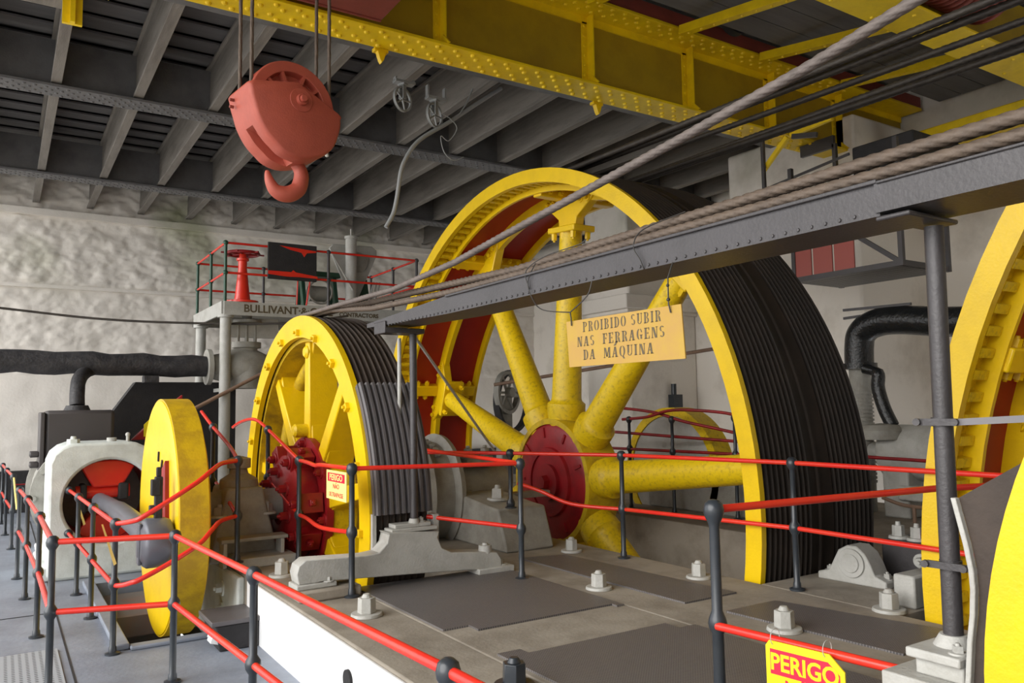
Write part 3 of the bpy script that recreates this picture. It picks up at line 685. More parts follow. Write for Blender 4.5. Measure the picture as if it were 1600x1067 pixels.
def rail_posts(root, posts, m=BLACK, r=.021, foot=True):
    for (x, y, z0, z1, zm) in posts:
        t = MB(); prof = [(.052,0),(.052,.012),(.028,.02),(.026,.05),(r,.06)] if foot else [(r,0)]
        h = z1-z0; hm = zm-z0
        prof += [(r,hm-.045),(.036,hm-.02),(.039,hm),(.036,hm+.02),(r*.95,hm+.045),(r*.9,h-.05),(.022,h-.045),(.036,h-.022),(.039,h),(.033,h+.024),(.018,h+.037),(.0001,h+.04)]
        t.rev((x,y,z0), (0,0,1), prof, 18); t.build('post', m, root)
def rails(root, paths, r=.0165, m=REDR, sub=6):
    for p in paths:
        t = MB(); t.tube(smooth_path(p, sub) if len(p) > 2 else p, r, 12); t.build('rail', m, root)
pr = thing('platform_railing', 'red and green railing round the control platform', 'railing', (4.0, 12.2, ZP))
H1, H2 = ZP+.84, ZP+.42
for (x, y) in ((2.57,11.3),(4.05,11.3),(5.5,11.3),(2.57,12.2),(2.57,13.15),(5.5,12.2),(5.5,13.15),(3.6,13.15)):
    t = MB(); t.cyl((x,y,ZP), (x,y,H1), .022, None, 10).ball((x,y,H1), .036).ball((x,y,H2), .036); t.build('post', GREEN if x < 3 else STEEL, pr)
for h in (H1, H2):
    for p in (((2.57,11.3,h),(5.5,11.3,h)), ((2.57,11.3,h),(2.57,13.15,h)), ((5.5,11.3,h),(5.5,13.15,h)), ((2.57,13.15,h),(5.5,13.15,h))):
        MB().cyl(p[0], p[1], .017, None, 10).build('rail', REDR, pr)
MB().cyl((3.72,11.32,ZP),(3.78,11.32,H2), .012, None, 8).cyl((3.55,11.32,2.3),(3.6,11.32,H1-.3), .010, None, 8).build('brace', REDR, pr)
bo = thing('notice_board', 'black board with red paint smears hung on the platform railing', 'board', (3.5, 11.24, 3.55))
MB().box((3.14, 11.24, 3.57), (3.85, 11.275, 4.10)).build('panel', MATTE, bo, 0.006)
t = MB(); t.prism([(-.20,.06),(.34,.02),(.34,-.0),(.20,-.02),(.16,-.08),(.12,-.02),(-.05,.01)], (3.5, 11.235, 4.0), (1,0,0), (0,0,1), 0, .004)
t.prism([(-.36,.03),(-.03,.03),(.0,.06),(.04,.03),(.36,-.01),(.36,-.04),(.1,-.035),(-.1,-.04),(-.36,-.02)], (3.5,11.235,3.655), (1,0,0), (0,0,1), 0, .004); t.build('red_smear', REDR, bo)
# winch, vent column and triangular plate on the platform
wi = thing('control_winch', 'dark green winch frame standing on the control platform', 'winch', (4.1, 11.7, ZP))
for x in (3.78, 4.28):
    t = MB(); t.prism([(-.22,0),(-.12,0),(0,.42),(.12,0),(.22,0),(.07,.56),(-.07,.56)], (x, 11.75, ZP), (0,1,0), (0,0,1), -.03, .03); t.build('side_frame', GREEN, wi, 0.008)
MB().box((3.72, 11.62, ZP+.52), (4.36, 11.88, ZP+.60)).build('cross_head', GREEN, wi, 0.01)
t = MB(); t.cyl((3.9,11.75,ZP+.27), (4.16,11.75,ZP+.27), .12, None, 24).rev((4.0,11.5,ZP+.27), (0,1,0), [(.18+.016*math.cos(R(a)), .016*math.sin(R(a))) for a in range(0,360,60)], 26, loop=True); t.build('drum', CASTD, wi)
le = thing('lever_stand', 'dark levers and small green stand right of the pale vent column', 'levers', (4.75, 11.7, ZP))
MB().prism([(-.12,0),(.14,0),(.07,.55),(-.05,.55)], (4.78, 11.8, ZP), (1,0,0), (0,0,1), -.05, .05).build('stand', GREEN, le, 0.01)
for i in range(3): MB().bar((4.80+.05*i, 11.65, ZP+.05), (4.86+.05*i, 11.5, ZP+.48), .016, .03).build('lever', CAST, le)
t = MB(); t.cyl((4.45,11.42,ZP), (4.45,11.42,4.30), .085, None, 24).cyl((4.45,11.42,4.30),(4.45,11.42,4.34), .10, None, 24).cyl((4.45,11.42,4.34),(4.45,11.42,4.46), .014, None, 8)
tag(t.build('vent_column', CAST), 'pale grey pipe column with a flat cap on the control platform', 'column')
tp = thing('triangular_plate', 'pale grey triangular plate with rounded corners behind the vent column', 'plate', (4.55, 11.55, ZP))
t = MB(); t.prism([(-.36,.45),(-.30,.52),(.34,.54),(.42,.48),(.42,.40),(.12,-.28),(.04,-.34),(-.04,-.28)], (4.53,11.62,3.72), (1,0,0), (0,0,1), -.02, .02); t.build('plate', CAST, tp, 0.01)
MB().cyl((4.62,11.585,3.98), (4.62,11.55,3.98), .16, None, 28).build('boss', CASTD, tp, 0.006)
MB().box((4.50,11.63,ZP), (4.56,11.70,3.5)).build('stay', GREEN, tp)
tag(MB().cyl((4.15, 11.38, 4.02),(4.44,11.32,3.5), .014, None, 8).build('stay_rod', CAST), 'thin pale rod leaning on the vent column', 'rod')

# ------------------------------------------------------------------ bearings, brake drum and shaft supports between the wheels
b1 = thing('shaft_bearing', 'dusty grey shaft bearing with pedestal between crank disc and sheave', 'bearing', (1.8, 7.3, Z_BED))
t = MB(); t.prism([(-.30,0),(.30,0),(.28,.08),(.17,.52),(.15,.62),(-.15,.62),(-.17,.52),(-.28,.08)], (1.80, 7.3, Z_BED), (1,0,0), (0,0,1), -.30, .24); t.build('pedestal', CASTD, b1, 0.02)
t = MB(); t.rev((1.80,7.3,1.02), (0,0,1), [(.17,0),(.16,.08),(.08,.13),(.07,.17),(.10,.18),(.10,.26),(.03,.28)], 24); t.build('cap', CASTD, b1)
t = MB()
for dx in (-.2,.2): hexbolt(t, (1.80+dx, 7.12, .80), (0,0,1), .045, .10, True, 4)
t.build('cap_nut', CAST, b1)
t = MB(); t.box((1.66, 6.72, .42), (2.14, 7.05, .50)); t.build('base_plate', CAST, b1, 0.01)
bs = thing('bench_bracket', 'small grey bridge bracket standing in front of the shaft bearing', 'bracket', (1.85, 6.85, .5))
t = MB(); t.box((1.55, 6.82, .62), (2.10, 7.0, .65)); t.build('top_plate', CASTD, bs, 0.006)
for x in (1.57, 2.04): MB().box((x, 6.83, .42), (x+.03, 6.99, .62)).build('side_plate', CAST, bs, 0.004)

br = thing('bracket_casting', 'pale grey bracket casting bridging the slot before the ribbed shoe', 'bracket', (2.5, 5.43, Z_BED))
t = MB(); t.prism([(1.72,.53),(1.705,.60),(1.72,.655),(1.77,.69),(2.20,.67),(2.30,.68),(2.36,.74),(2.375,.80),(2.36,.815),(2.78,.785),(2.765,.74),(2.80,.66),(2.88,.62),(3.18,.59),(3.28,.575),(3.32,.52),(3.32,.46),(3.2,.45),(3.05,.47),(2.55,.50),(2.05,.525),(1.88,.535),(1.84,.53)], (0,5.43,0), (1,0,0), (0,0,1), -.08, .08); t.build('casting', CAST, br, 0.018)
MB().box((1.70,5.28,Z_BED),(2.14,5.56,.495)).build('raised_pad', CONC, br, 0.015)
t = MB(); t.box((1.70,5.33,.495),(1.98,5.52,.53)).box((3.10,5.32,Z_BED),(3.42,5.52,.47)); t.build('foot', CAST, br, 0.008)
t = MB(); t.box((2.40,5.36,.80),(2.77,5.50,.83)).box((2.43,5.37,.83),(2.72,5.49,.86)); t.build('post_seat', CAST, br, 0.006)
t = MB(); hexbolt(t,(1.93,5.36,.53),(0,0,1),.022,.035,True,4); hexbolt(t,(3.20,5.40,.575),(0,0,1),.05,.07,False,12); hexbolt(t,(3.34,5.40,.47),(0,0,1),.03,.05,True,4); hexbolt(t,(2.66,5.42,.86),(0,0,1),.02,.035); t.build('bracket_bolt', CAST, br)
MB().box((2.31,5.50,.66),(2.34,5.54,.93)).box((2.78,5.44,.60),(2.82,5.54,.90)).build('cheek', CAST, br)
sh = thing('ribbed_shoe', 'grey ribbed brake shoe on the front of the small sheave', 'brake shoe', (2.55, 5.6, .87))
prof = [(2.32,1.745),(2.32,1.79)]
for i in range(9):
    c = 2.345+.05*i; prof += [(c-.016,1.79),(c-.008,1.815),(c+.012,1.815),(c+.02,1.79)]
prof += [(2.79,1.79),(2.79,1.745)]
t = MB(); ring(t, prof, 7.27, .83, 24, True, 3, 36.5); t.build('ribs', RIB, sh, smooth=25)

dr = thing('brake_drum', 'dusty grey brake drum with two flanges on the shaft', 'drum', (3.6, Y_AX, Z_AX-.58))
t = MB(); ring(t, [(3.42,.57),(3.40,.50),(3.40,.14),(3.80,.14),(3.80,.50),(3.79,.57),(3.74,.58),(3.71,.50),(3.50,.50),(3.47,.58)], Y_AX, Z_AX, 56); t.build('drum', CASTD, dr)
t = MB()
for a in (48,56,64,72,80): t.cyl(wpt(3.60,.50,a,Y_AX,Z_AX), wpt(3.60,.535,a,Y_AX,Z_AX), .03, None, 8)
t.build('drum_rivet', CASTD, dr)
MB().prism([(-.42,-.5),(.1,-.5),(-.02,-.2),(-.2,.0),(-.35,.1)], (3.18, 6.75, .92), (0,-1,0), (0,0,1), -.12, .12).build('gusset', CASTD, dr, 0.02)
b2 = thing('pedestal_bearing', 'dusty grey pedestal bearing between the brake drum and the large wheel', 'bearing', (4.2, Y_AX, Z_BED))
t = MB(); t.prism([(-.62,0),(1.32,0),(1.30,.06),(1.18,.37),(1.02,.38),(.50,.44),(-.24,.44),(-.45,.12),(-.60,.05)], (4.02, Y_AX, Z_BED), (0,-1,0), (0,0,1), -.26, .26); t.build('pedestal', CASTD, b2, 0.02)
t = MB(); t.rev((3.86,Y_AX,Z_AX), (1,0,0), [(.15,0),(.27,.0),(.28,.03),(.28,.6),(.27,.63),(.15,.63)], 32); t.build('bearing_shell', CASTD, b2)
t = MB(); t.box((3.95,7.0,1.10),(4.30,7.6,1.18)); hexbolt(t,(4.02,7.1,1.18),(0,0,1),.05,.12); hexbolt(t,(4.22,7.1,1.18),(0,0,1),.05,.12); t.build('cap', CASTD, b2, 0.01)
t = MB(); hexbolt(t,(4.0,6.5,.82),(0,0,1),.06,.13,True,4); t.build('pedestal_nut', CAST, b2)
tag(MB().box((4.45,7.05,.74),(5.0,7.2,.80)).build('oil_tray', CASTD), 'narrow grey tray between pedestal bearing and red hub', 'tray')

# ------------------------------------------------------------------ rope beam, its posts, ropes and hanging sign
bm = thing('rope_beam', 'long dark steel trough beam carrying two thick ropes', 'beam', (2.48, 2.5, 2.29))
t = MB()
def beam_sec(y0, y1, dz0, dz1, h0, h1):
    x0, x1, tk = 2.35, 2.62, .012
    for (xa, xb) in ((x0, x0+tk), (x1-tk, x1)):
        t.add([(xa,y0,2.29+dz0),(xb,y0,2.29+dz0),(xb,y1,2.29+dz1),(xa,y1,2.29+dz1),(xa,y0,2.29+dz0+h0),(xb,y0,2.29+dz0+h0),(xb,y1,2.29+dz1+h1),(xa,y1,2.29+dz1+h1)], [(0,3,2,1),(4,5,6,7),(0,1,5,4),(1,2,6,5),(2,3,7,6),(3,0,4,7)])
    x0 += tk; x1 -= tk
    t.add([(x0,y0,2.29+dz0),(x1,y0,2.29+dz0),(x1,y1,2.29+dz1),(x0,y1,2.29+dz1),(x0,y0,2.30+dz0),(x1,y0,2.30+dz0),(x1,y1,2.30+dz1),(x0,y1,2.30+dz1)], [(0,3,2,1),(4,5,6,7),(0,1,5,4),(1,2,6,5),(2,3,7,6),(3,0,4,7)])
beam_sec(1.46, 4.4, 0.0, 0.0, .115, .115); beam_sec(4.4, 5.70, 0, .03, .115, .03)
t.build('trough', STEEL, bm)
t = MB(); t.box((2.352,.55,2.30),(2.610,1.46,2.315)); t.box((2.34,.55,2.30),(2.352,1.47,2.40)).box((2.61,.55,2.30),(2.622,1.47,2.40)); t.build('near_trough', STEEL, bm)
MB().box((2.335,1.46,2.395),(2.362,4.4,2.409)).box((2.332,.55,2.392),(2.355,1.46,2.402)).build('lip', STEEL, bm, 0.003)
rv = MB(); y = 1.55
while y < 5.4: rv.rev((2.35, y, 2.305), (-1,0,0), [(.008,0),(.006,.005),(.0001,.006)], 6); y += .055
rv.build('rivet', STEEL, bm, kind='stuff')
p1 = thing('beam_post', 'dark round post under the far end of the rope beam on the bracket casting', 'post', (2.60, 5.43, .86))
MB().cyl((2.60,5.41,.858),(2.60,5.41,2.26), .028, None, 18).build('tube', STEEL, p1)
MB().box((2.34,5.33,2.255),(2.66,5.53,2.292)).box((2.335,5.33,2.25),(2.35,5.53,2.34)).build('saddle', STEEL, p1, 0.006)
MB().cyl((2.60,5.41,.855),(2.60,5.41,.89), .045, .034, 18).build('socket', CAST, p1)
p2_ = thing('beam_post', 'dark round post under the near end of the rope beam on a stepped block', 'post', (2.55, 1.42, .98))
MB().cyl((2.55,1.415,.945),(2.55,1.40,2.265), .0295, None, 20).build('tube', STEEL, p2_)
MB().box((2.345,1.36,2.274),(2.63,1.475,2.29)).build('saddle', STEEL, p2_, 0.006)
for z in (1.63, 1.18):
    c_ = MB(); c_.cyl((2.55,1.41,z-.014),(2.55,1.41,z+.014), .033, None, 20); cc = c_.build('clamp', STEEL, p2_)
    q = MB(); q.bar((2.512,1.465,z),(2.52,1.345,z),.01,.022).cyl((2.51,1.468,z),(2.495,1.466,z),.012,None,10).cyl((2.52,1.352,z),(2.505,1.350,z),.012,None,10); q.build('clamp_bolt', STEEL, cc)
tag(MB().bar((2.525,1.35,1.63),(2.45,.4,1.685),.006,.021).build('tie_strap', STRAP), 'flat grey strap running right from the upper clamp of the near post', 'strap')
tag(MB().bar((2.525,1.35,1.18),(2.50,1.22,1.178),.006,.021).build('tie_strap', STRAP), 'short grey strap at the lower clamp of the near post', 'strap')
sb = thing('stepped_block', 'pale grey stepped block carrying the near beam post', 'pedestal', (2.52, 1.40, Z_BED))
t = MB(); t.box((2.42,1.33,.90),(2.68,1.50,.93)).box((2.44,1.33,.85),(2.66,1.48,.90)).box((2.38,1.33,.76),(2.70,1.56,.85)).box((2.40,1.33,Z_BED),(2.68,1.52,.76)); t.build('block', CAST, sb, 0.006)
q = MB(); q.cyl((2.55,1.415,.93),(2.55,1.415,.965),.06,.04,18); hexbolt(q,(2.47,1.36,.93),(0,0,1),.016,.03,True,4); q.build('socket', CAST, sb)
g2 = thing('rope_guide', 'pale curved guide edge with dark lining behind the near rope sheave', 'guide', (2.45, 1.28, Z_BED))
ed = [(1.312,1.406),(1.298,1.341),(1.283,1.272),(1.272,1.199),(1.270,1.144),(1.276,1.068),(1.288,.992),(1.301,.866),(1.307,.72)]
t = MB(); t.prism([(y+.016,z) for y,z in ed]+[(y,z) for y,z in reversed(ed)], (2.43,0,0), (0,1,0), (0,0,1), -.012, .012); t.build('edge', CAST, g2, 0.003)
arc = [(-.54+1.762*math.cos(R(a)), .86+1.762*math.sin(R(a))) for a in (-5, 0, 5, 10, 15, 20, 23)]
t = MB(); t.prism(list(reversed(ed))[:9]+list(reversed(arc)), (2.44,0,0), (0,1,0), (0,0,1), 0, .33); t.build('lining', TREADS, g2)
t = MB(); t.prism([(1.33,Z_BED),(1.23,Z_BED),(1.235,.8),(1.26,1.0),(1.29,.95),(1.31,.75)], (2.72,0,0), (0,1,0), (0,0,1), 0, .06); t.build('stem', CAST, g2)

# ropes on the beam
def rope(path, r, label, m=ROPE, lay=.32, step=.018, group='ropes running over the wheels'):
    o = MB().rope(path, r, lay, 6, step, 36).build('steel_rope', m, smooth=180); tag(o, label, 'rope', group); return o
rope([(2.40,7.30,2.575),(2.40,6.6,2.56),(2.40,5.7,2.475),(2.40,4.4,2.435),(2.40,3.6,2.432),(2.395,2.4,2.437),(2.395,1.0,2.44),(2.41,.4,2.52),(2.42,-.1,2.585),(2.42,-.54,2.60)], .022, 'lower thick rope lying on the front lip of the rope beam')
rope([(2.46,7.30,2.575),(2.455,6.6,2.565),(2.45,5.0,2.52),(2.44,3.7,2.475),(2.45,2.4,2.495),(2.455,1.0,2.515),(2.47,.4,2.56),(2.47,-.1,2.59),(2.47,-.54,2.603)], .024, 'upper thick rope running along the top of the rope beam')
rope([(2.36,7.30,2.582),(2.355,6.5,2.575),(2.35,5.2,2.555),(2.35,4.3,2.60),(2.35,3.5,2.682),(2.35,2.34,2.80),(2.35,1.70,2.873),(2.35,1.3,2.938),(2.35,-1,3.30)], .0205, 'light grey rope rising steeply from the small sheave to the top edge', ROPEL)
# oily ropes leaving the top of the large wheel
for k_, (xa, xb, za, zb, r_, lab) in enumerate([
    (5.05, 5.40, 4.235, 4.28, .030, 'oily rope leaving the top of the large wheel, leftmost of the overhead ropes'),
    (5.13, 5.52, 4.235, 4.25, .030, 'oily rope close behind the leftmost overhead rope'),
    (5.40, 5.92, 4.235, 4.27, .027, 'thin oily rope alone in the middle of the overhead ropes'),
    (5.92, 6.20, 4.235, 4.30, .031, 'oily rope at the right of the overhead ropes, upper of the bundle'),
    (5.98, 6.26, 4.225, 4.25, .031, 'oily rope at the right of the overhead ropes, middle of the bundle'),
    (5.90, 6.18, 4.215, 4.20, .031, 'oily rope at the right of the overhead ropes, lower of the bundle')]):
    rope([(xa, 7.3, za), (xa+(xb-xa)*.12, 6.4, za), (xb, 0.5, zb)], r_, lab, ROPED, .36, .025)

# sign hung under the beam
sg = thing('hanging_sign', 'amber board with stencilled Portuguese warning wired under the rope beam', 'sign', (2.32, 2.69, 1.88))
t = MB(); PA, PB, PC, PD = (2.31,3.093,2.108), (2.31,2.315,2.105), (2.31,2.30,1.882), (2.31,3.075,1.886)
t.add([PD, PC, PB, PA]+[(2.316,p[1],p[2]) for p in (PD,PC,PB,PA)], [(0,1,2,3),(7,6,5,4),(1,0,4,5),(2,1,5,6),(3,2,6,7),(0,3,7,4)]); t.build('board', SIGNY, sg, smooth=20)
def rect(x0, y0, x1, y1): return [(x0,y0),(x1,y0),(x1,y1),(x0,y1)]
def stem(x, y0=0, y1=1, w=.17, ser=True):
    p = [rect(x, y0, x+w, y1)]
    if ser: p += [rect(x-.07, y0, x+w+.07, y0+.06), rect(x-.07, y1-.06, x+w+.07, y1)]
    return p
def bow(cx, cy, rx, ry, t, a0, a1, n=10):
    o_ = [(cx+rx*math.cos(R(a0+(a1-a0)*i/n)), cy+ry*math.sin(R(a0+(a1-a0)*i/n))) for i in range(n+1)]
    k_ = [(cx+(rx-t)*math.cos(R(a0+(a1-a0)*i/n)), cy+(ry-.06)*math.sin(R(a0+(a1-a0)*i/n))) for i in range(n+1)]
    return [o_[i:i+2]+list(reversed(k_[i:i+2])) for i in range(n)]
def quad(a, b, w): return [(a[0],a[1]),(a[0]+w,a[1]),(b[0]+w,b[1]),(b[0],b[1])]
GLY = {
 'I': (.36, stem(.10)),
 'P': (.62, stem(.10)+bow(.33,.74,.25,.26,.14,-88,88)),
 'R': (.66, stem(.10)+bow(.33,.75,.24,.25,.14,-88,88)+[quad((.46,0),(.34,.47),.17)]),
 'B': (.64, stem(.10)+bow(.33,.76,.22,.24,.13,-88,88)+bow(.33,.26,.26,.26,.14,-88,88)),
 'D': (.66, stem(.10)+bow(.32,.5,.30,.5,.16,-86,86)),
 'O': (.68, bow(.31,.5,.28,.5,.16,96,264)+bow(.37,.5,.28,.5,.16,-84,84)),
 'Q': (.68, bow(.31,.5,.28,.5,.16,96,264)+bow(.37,.5,.28,.5,.16,-84,84)+[quad((.46,-.22),(.32,.04),.16)]),
 'G': (.68, bow(.33,.5,.28,.5,.16,100,262)+bow(.38,.5,.25,.5,.10,20,80,6)+[rect(.44,.05,.60,.42), rect(.38,.38,.66,.44)]),
 'S': (.54, bow(.27,.75,.22,.25,.13,30,255)+bow(.27,.26,.23,.26,.14,-150,75)),
 'U': (.66, [rect(.10,.28,.27,1), rect(.03,.94,.34,1), rect(.52,.28,.58,1), rect(.45,.94,.65,1)]+bow(.34,.28,.24,.28,.10,184,356)),
 'N': (.70, [rect(.10,0,.16,1), rect(.03,0,.23,.06), rect(.55,.0,.61,1), rect(.48,.94,.68,1), quad((.40,.0),(.13,.97),.19)]),
 'M': (.84, [rect(.10,0,.16,1), rect(.03,0,.23,.06), rect(.60,0,.77,1), rect(.53,0,.84,.06), quad((.33,.10),(.12,.97),.17), quad((.36,.10),(.58,.97),.08)]),
 'A': (.68, [quad((.06,0),(.29,.96),.08), quad((.42,0),(.28,.98),.18), rect(.0,0,.22,.06), rect(.38,0,.68,.06), rect(.20,.30,.40,.37)]),
 'F': (.56, stem(.10)+[rect(.30,.94,.54,1), rect(.48,.74,.54,1), rect(.31,.48,.44,.54), rect(.40,.42,.45,.60)]),
 'E': (.60, stem(.10)+[rect(.30,.94,.55,1), rect(.49,.76,.55,1), rect(.31,.48,.44,.54), rect(.40,.42,.45,.60), rect(.30,0,.57,.06), rect(.51,0,.57,.25)]),
}
def stencil(body, h, x_end_left, x_end_right, z, name):
    tot = sum(GLY[c][0]+.13 if c in GLY else .42 for c in body); k_ = (x_end_left-x_end_right)/tot; b_ = MB(); x = 0
    for c in body:
        if c not in GLY: x += .42; continue
        for pol_ in GLY[c][1]:
            b_.prism([(-(x_end_left-(x+px)*k_), z+py*h) for px, py in pol_], (2.3095, 0, 0), (0,-1,0), (0,0,1), -.0003, .0006)
        x += GLY[c][0]+.13
    return b_.build(name, INK, sg, kind='stuff', smooth=10)
stencil('PROIBIDO SUBIR', .047, 2.965, 2.425, 2.047, 'lettering')
stencil('NAS  FERRAGENS', .047, 3.01, 2.405, 1.980, 'lettering')
lt = stencil('DA  MAQUINA', .047, 2.965, 2.475, 1.915, 'lettering')
MB().prism([(-2.742,1.966),(-2.728,1.966),(-2.710,1.986),(-2.722,1.986)], (2.3095,0,0), (0,-1,0), (0,0,1), -.0003, .0006).build('accent', INK, sg)
q = MB(); q.tube([(2.305,3.045,2.085),(2.30,3.04,2.12),(2.302,3.05,2.15)], .0035, 6).tube(smooth_path([(2.302,3.05,2.15),(2.33,2.95,2.22),(2.345,2.93,2.29)],4), .003, 6).tube(smooth_path([(2.302,3.05,2.15),(2.32,3.3,2.19),(2.338,3.42,2.26),(2.336,3.46,2.36),(2.345,3.40,2.45)],5), .003, 6); q.build('left_wire', WIRE, sg)
q = MB(); q.tube([(2.305,2.37,2.075),(2.30,2.375,2.11),(2.304,2.38,2.14),(2.31,2.385,2.22),(2.345,2.39,2.29)], .0035, 6).ball((2.302,2.378,2.13),.008).ball((2.306,2.383,2.19),.007); q.build('right_wire', WIRE, sg)
tag(MB().tube(smooth_path([(2.347,2.57,2.29),(2.338,2.58,2.33),(2.336,2.62,2.40),(2.36,2.58,2.47),(2.44,2.40,2.52)],5), .003, 6).build('binding_wire', WIRE), 'dark binding wire looped over the beam and ropes', 'wire')
tag(MB().tube(smooth_path([(2.345,3.46,2.32),(2.338,3.48,2.42),(2.37,3.35,2.48),(2.40,3.1,2.50),(2.41,3.05,2.52)],5), .003, 6).build('binding_wire', WIRE), 'dark binding wire with a twisted end on the lower rope', 'wire')
tag(MB().cyl((2.68,5.53,2.24),(4.0,6.52,1.26),.012,None,10).build('stay_rod', CAST), 'thin pale rod slanting down behind the beam post', 'rod')
tag(MB().cyl((2.62,5.70,1.55),(2.62,5.70,2.25),.016,None,10).build('stay_pipe', CAST), 'short pale pipe beside the far beam post', 'pipe')

# ------------------------------------------------------------------ railings
ZT, ZM = .91, .485
ra = thing('front_railing', 'black posts and red rails along the front walkway, turning at the left corner', 'railing', (.9, 5.0, 0))
rail_posts(ra, [(.300,5.75,0,ZT,ZM),(.968,5.52,0,ZT,ZM),(1.061,3.989,0,ZT,ZM),(1.16,2.184,0,ZT,ZM),(.285,7.22,0,ZT,ZM),(.245,8.75,0,ZT,ZM),(.20,9.86,0,ZT,ZM),(1.22,.4,0,ZT,ZM)])
for h in (ZT, ZM):
    rails(ra, [[(.20,9.86,h),(.245,8.75,h)], [(.245,8.75,h),(.285,7.22,h)], [(.285,7.22,h),(.300,5.75,h)], [(.300,5.75,h),(.968,5.52,h)], [(.968,5.52,h),(1.061,3.989,h)], [(1.061,3.989,h),(1.16,2.184,h)], [(1.16,2.184,h),(1.22,.4,h)]], .0185)
rb_ = thing('far_walkway_railing', 'short railing at the far left end of the walkway', 'railing', (.12, 13.5, 0))
rail_posts(rb_, [(.17,12.05,0,ZT,ZM),(.11,13.5,0,ZT,ZM),(.065,14.9,0,ZT,ZM)])
for h in (ZT, ZM): rails(rb_, [[(.17,12.05,h),(.11,13.5,h)], [(.11,13.5,h),(.065,14.9,h)]], .0185)
tag(MB().tube(smooth_path([(.175,12.0,.90),(.19,11.9,.75),(.215,11.8,.52)],5), .012, 6).build('tape_tail', SIGNC), 'loose pale tape hanging from the far walkway railing', 'tape')
tag(MB().cyl((.2,16.2,.5),(1.0,16.2,.5),.012,None,8).build('wall_rail', REDM), 'thin red rail along the foot of the back wall', 'rail')
rc = thing('engine_railing', 'red railing between engine and crank disc with a rail curving up to the bearing', 'railing', (.9, 7.5, 0))
rail_posts(rc, [(.722,6.40,0,ZT,ZM),(.685,7.6,0,ZT,ZM),(.655,8.65,0,ZT,ZM)])
for h in (ZT, ZM-.01):
    rails(rc, [[(.722,6.40,h),(.685,7.6,h)], [(.685,7.6,h),(.655,8.65,h)], [(.655,8.65,h),(.63,9.44,h)]], .0175)
    MB().ball((.63,9.45,h), .042).build('end_knob', BLACK, rc)
rails(rc, [[(.722,6.40,.91),(.765,6.25,.93),(.82,6.13,.955),(.87,6.10,.985),(1.032,6.10,1.079),(1.224,6.12,1.197),(1.33,6.2,1.262),(1.45,6.4,1.30),(1.62,6.6,1.305)],
           [(.722,6.40,.475),(.76,6.25,.50),(.80,6.12,.535),(.85,6.09,.556),(1.027,6.09,.639),(1.231,6.11,.75),(1.34,6.2,.83),(1.45,6.4,.865),(1.62,6.6,.867)]], .0175, sub=8)
for (y, z) in ((8.9, .90), (6.5, .90)):
    tag(MB().add([(.64,y,z),(.652,y+.01,z),(.70,y-.25,z-.26),(.72,y-.23,z-.25)], [(0,1,2),(1,3,2)]).build('barrier_tape', SIGNC), 'cream tape tail hanging from the engine railing ' + ('by its far post' if y > 8 else 'by its near post'), 'tape')
rd_ = thing('sheave_railing', 'red railing stepping round the small rope sheave to its front corner', 'railing', (2.0, 6.8, Z_BED))
rail_posts(rd_, [(1.62,6.6,.50,1.305,.867),(2.15,6.70,Z_BED,1.275,.82),(2.065,5.28,Z_BED,1.29,.855),(3.303,5.04,Z_BED,1.275,.79)])
rails(rd_, [[(1.62,6.6,1.305),(1.69,7.2,1.40),(1.73,8.02,1.55)], [(1.62,6.6,.867),(1.68,7.2,.94),(1.73,7.85,1.03)], [(1.73,8.02,1.55),(1.74,8.25,1.60),(1.74,8.6,1.70)],
            [(2.15,6.70,1.275),(2.15,7.64,1.52),(2.15,8.0,1.60),(2.15,8.3,1.615),(2.15,8.7,1.58),(2.15,9.0,1.525)], [(2.15,6.70,.82),(2.15,7.64,1.07)],
            [(2.15,6.70,1.275),(2.14,6.45,1.27),(2.12,6.2,1.26),(2.10,6.0,1.275),(2.065,5.28,1.29)], [(2.15,6.70,.82),(2.14,6.45,.815),(2.1,6.0,.80),(2.065,5.28,.855)],
            [(2.065,5.28,1.29),(3.303,5.04,1.275)], [(2.75,5.5,.88),(3.303,5.04,.80)]], .0165)
rail_posts(rd_, [(1.73,8.02,.50,1.55,1.03),(2.15,7.64,.80,1.52,1.07)])
t = MB(); t.box((2.08,7.56,Z_BED),(2.22,7.72,.80)); t.build('foot_block', CAST, rd_, 0.01)
re_ = thing('large_wheel_railing', 'red railing on the machine bed along the front of the large wheel', 'railing', (4.5, 4.6, Z_BED))
rail_posts(re_, [(3.86,6.05,.80,1.285,.84),(4.44,5.209,Z_BED,1.277,.825),(4.624,3.622,Z_BED,1.283,.838)])
rails(re_, [[(3.0,6.9,1.30),(3.86,6.05,1.285)], [(3.86,6.05,1.285),(4.44,5.209,1.277)], [(4.44,5.209,1.277),(4.624,3.622,1.283)], [(4.624,3.622,1.283),(4.60,1.9,1.283)],
            [(3.90,6.0,1.02),(4.05,5.85,.95),(4.2,5.6,.85),(4.44,5.209,.825)], [(4.44,5.209,.825),(4.624,3.622,.838)], [(4.624,3.622,.838),(4.60,1.9,.83)], [(3.303,5.04,1.275),(3.2,6.5,1.33)]], .0165)
rf_ = thing('near_railing', 'large ball-topped black post with red rails at the front right', 'railing', (2.47, 2.33, Z_BED))
t = MB(); t.rev((2.455,2.315,Z_BED), (0,0,1), [(.06,0),(.06,.015),(.03,.03),(.024,.06),(.023,.36),(.034,.38),(.038,.40),(.034,.42),(.022,.45),(.021,.78),(.026,.80),(.038,.825),(.042,.85),(.036,.875),(.02,.889),(.0001,.893)], 24); t.build('post', BLACK, rf_)
rails(rf_, [[(2.49,2.33,1.268),(3.9,2.19,1.268)], [(3.9,2.19,1.268),(4.5,2.08,1.255)], [(2.435,2.30,.815),(2.545,1.40,.815)], [(2.545,1.40,.815),(2.66,.4,.815)]], .0165)
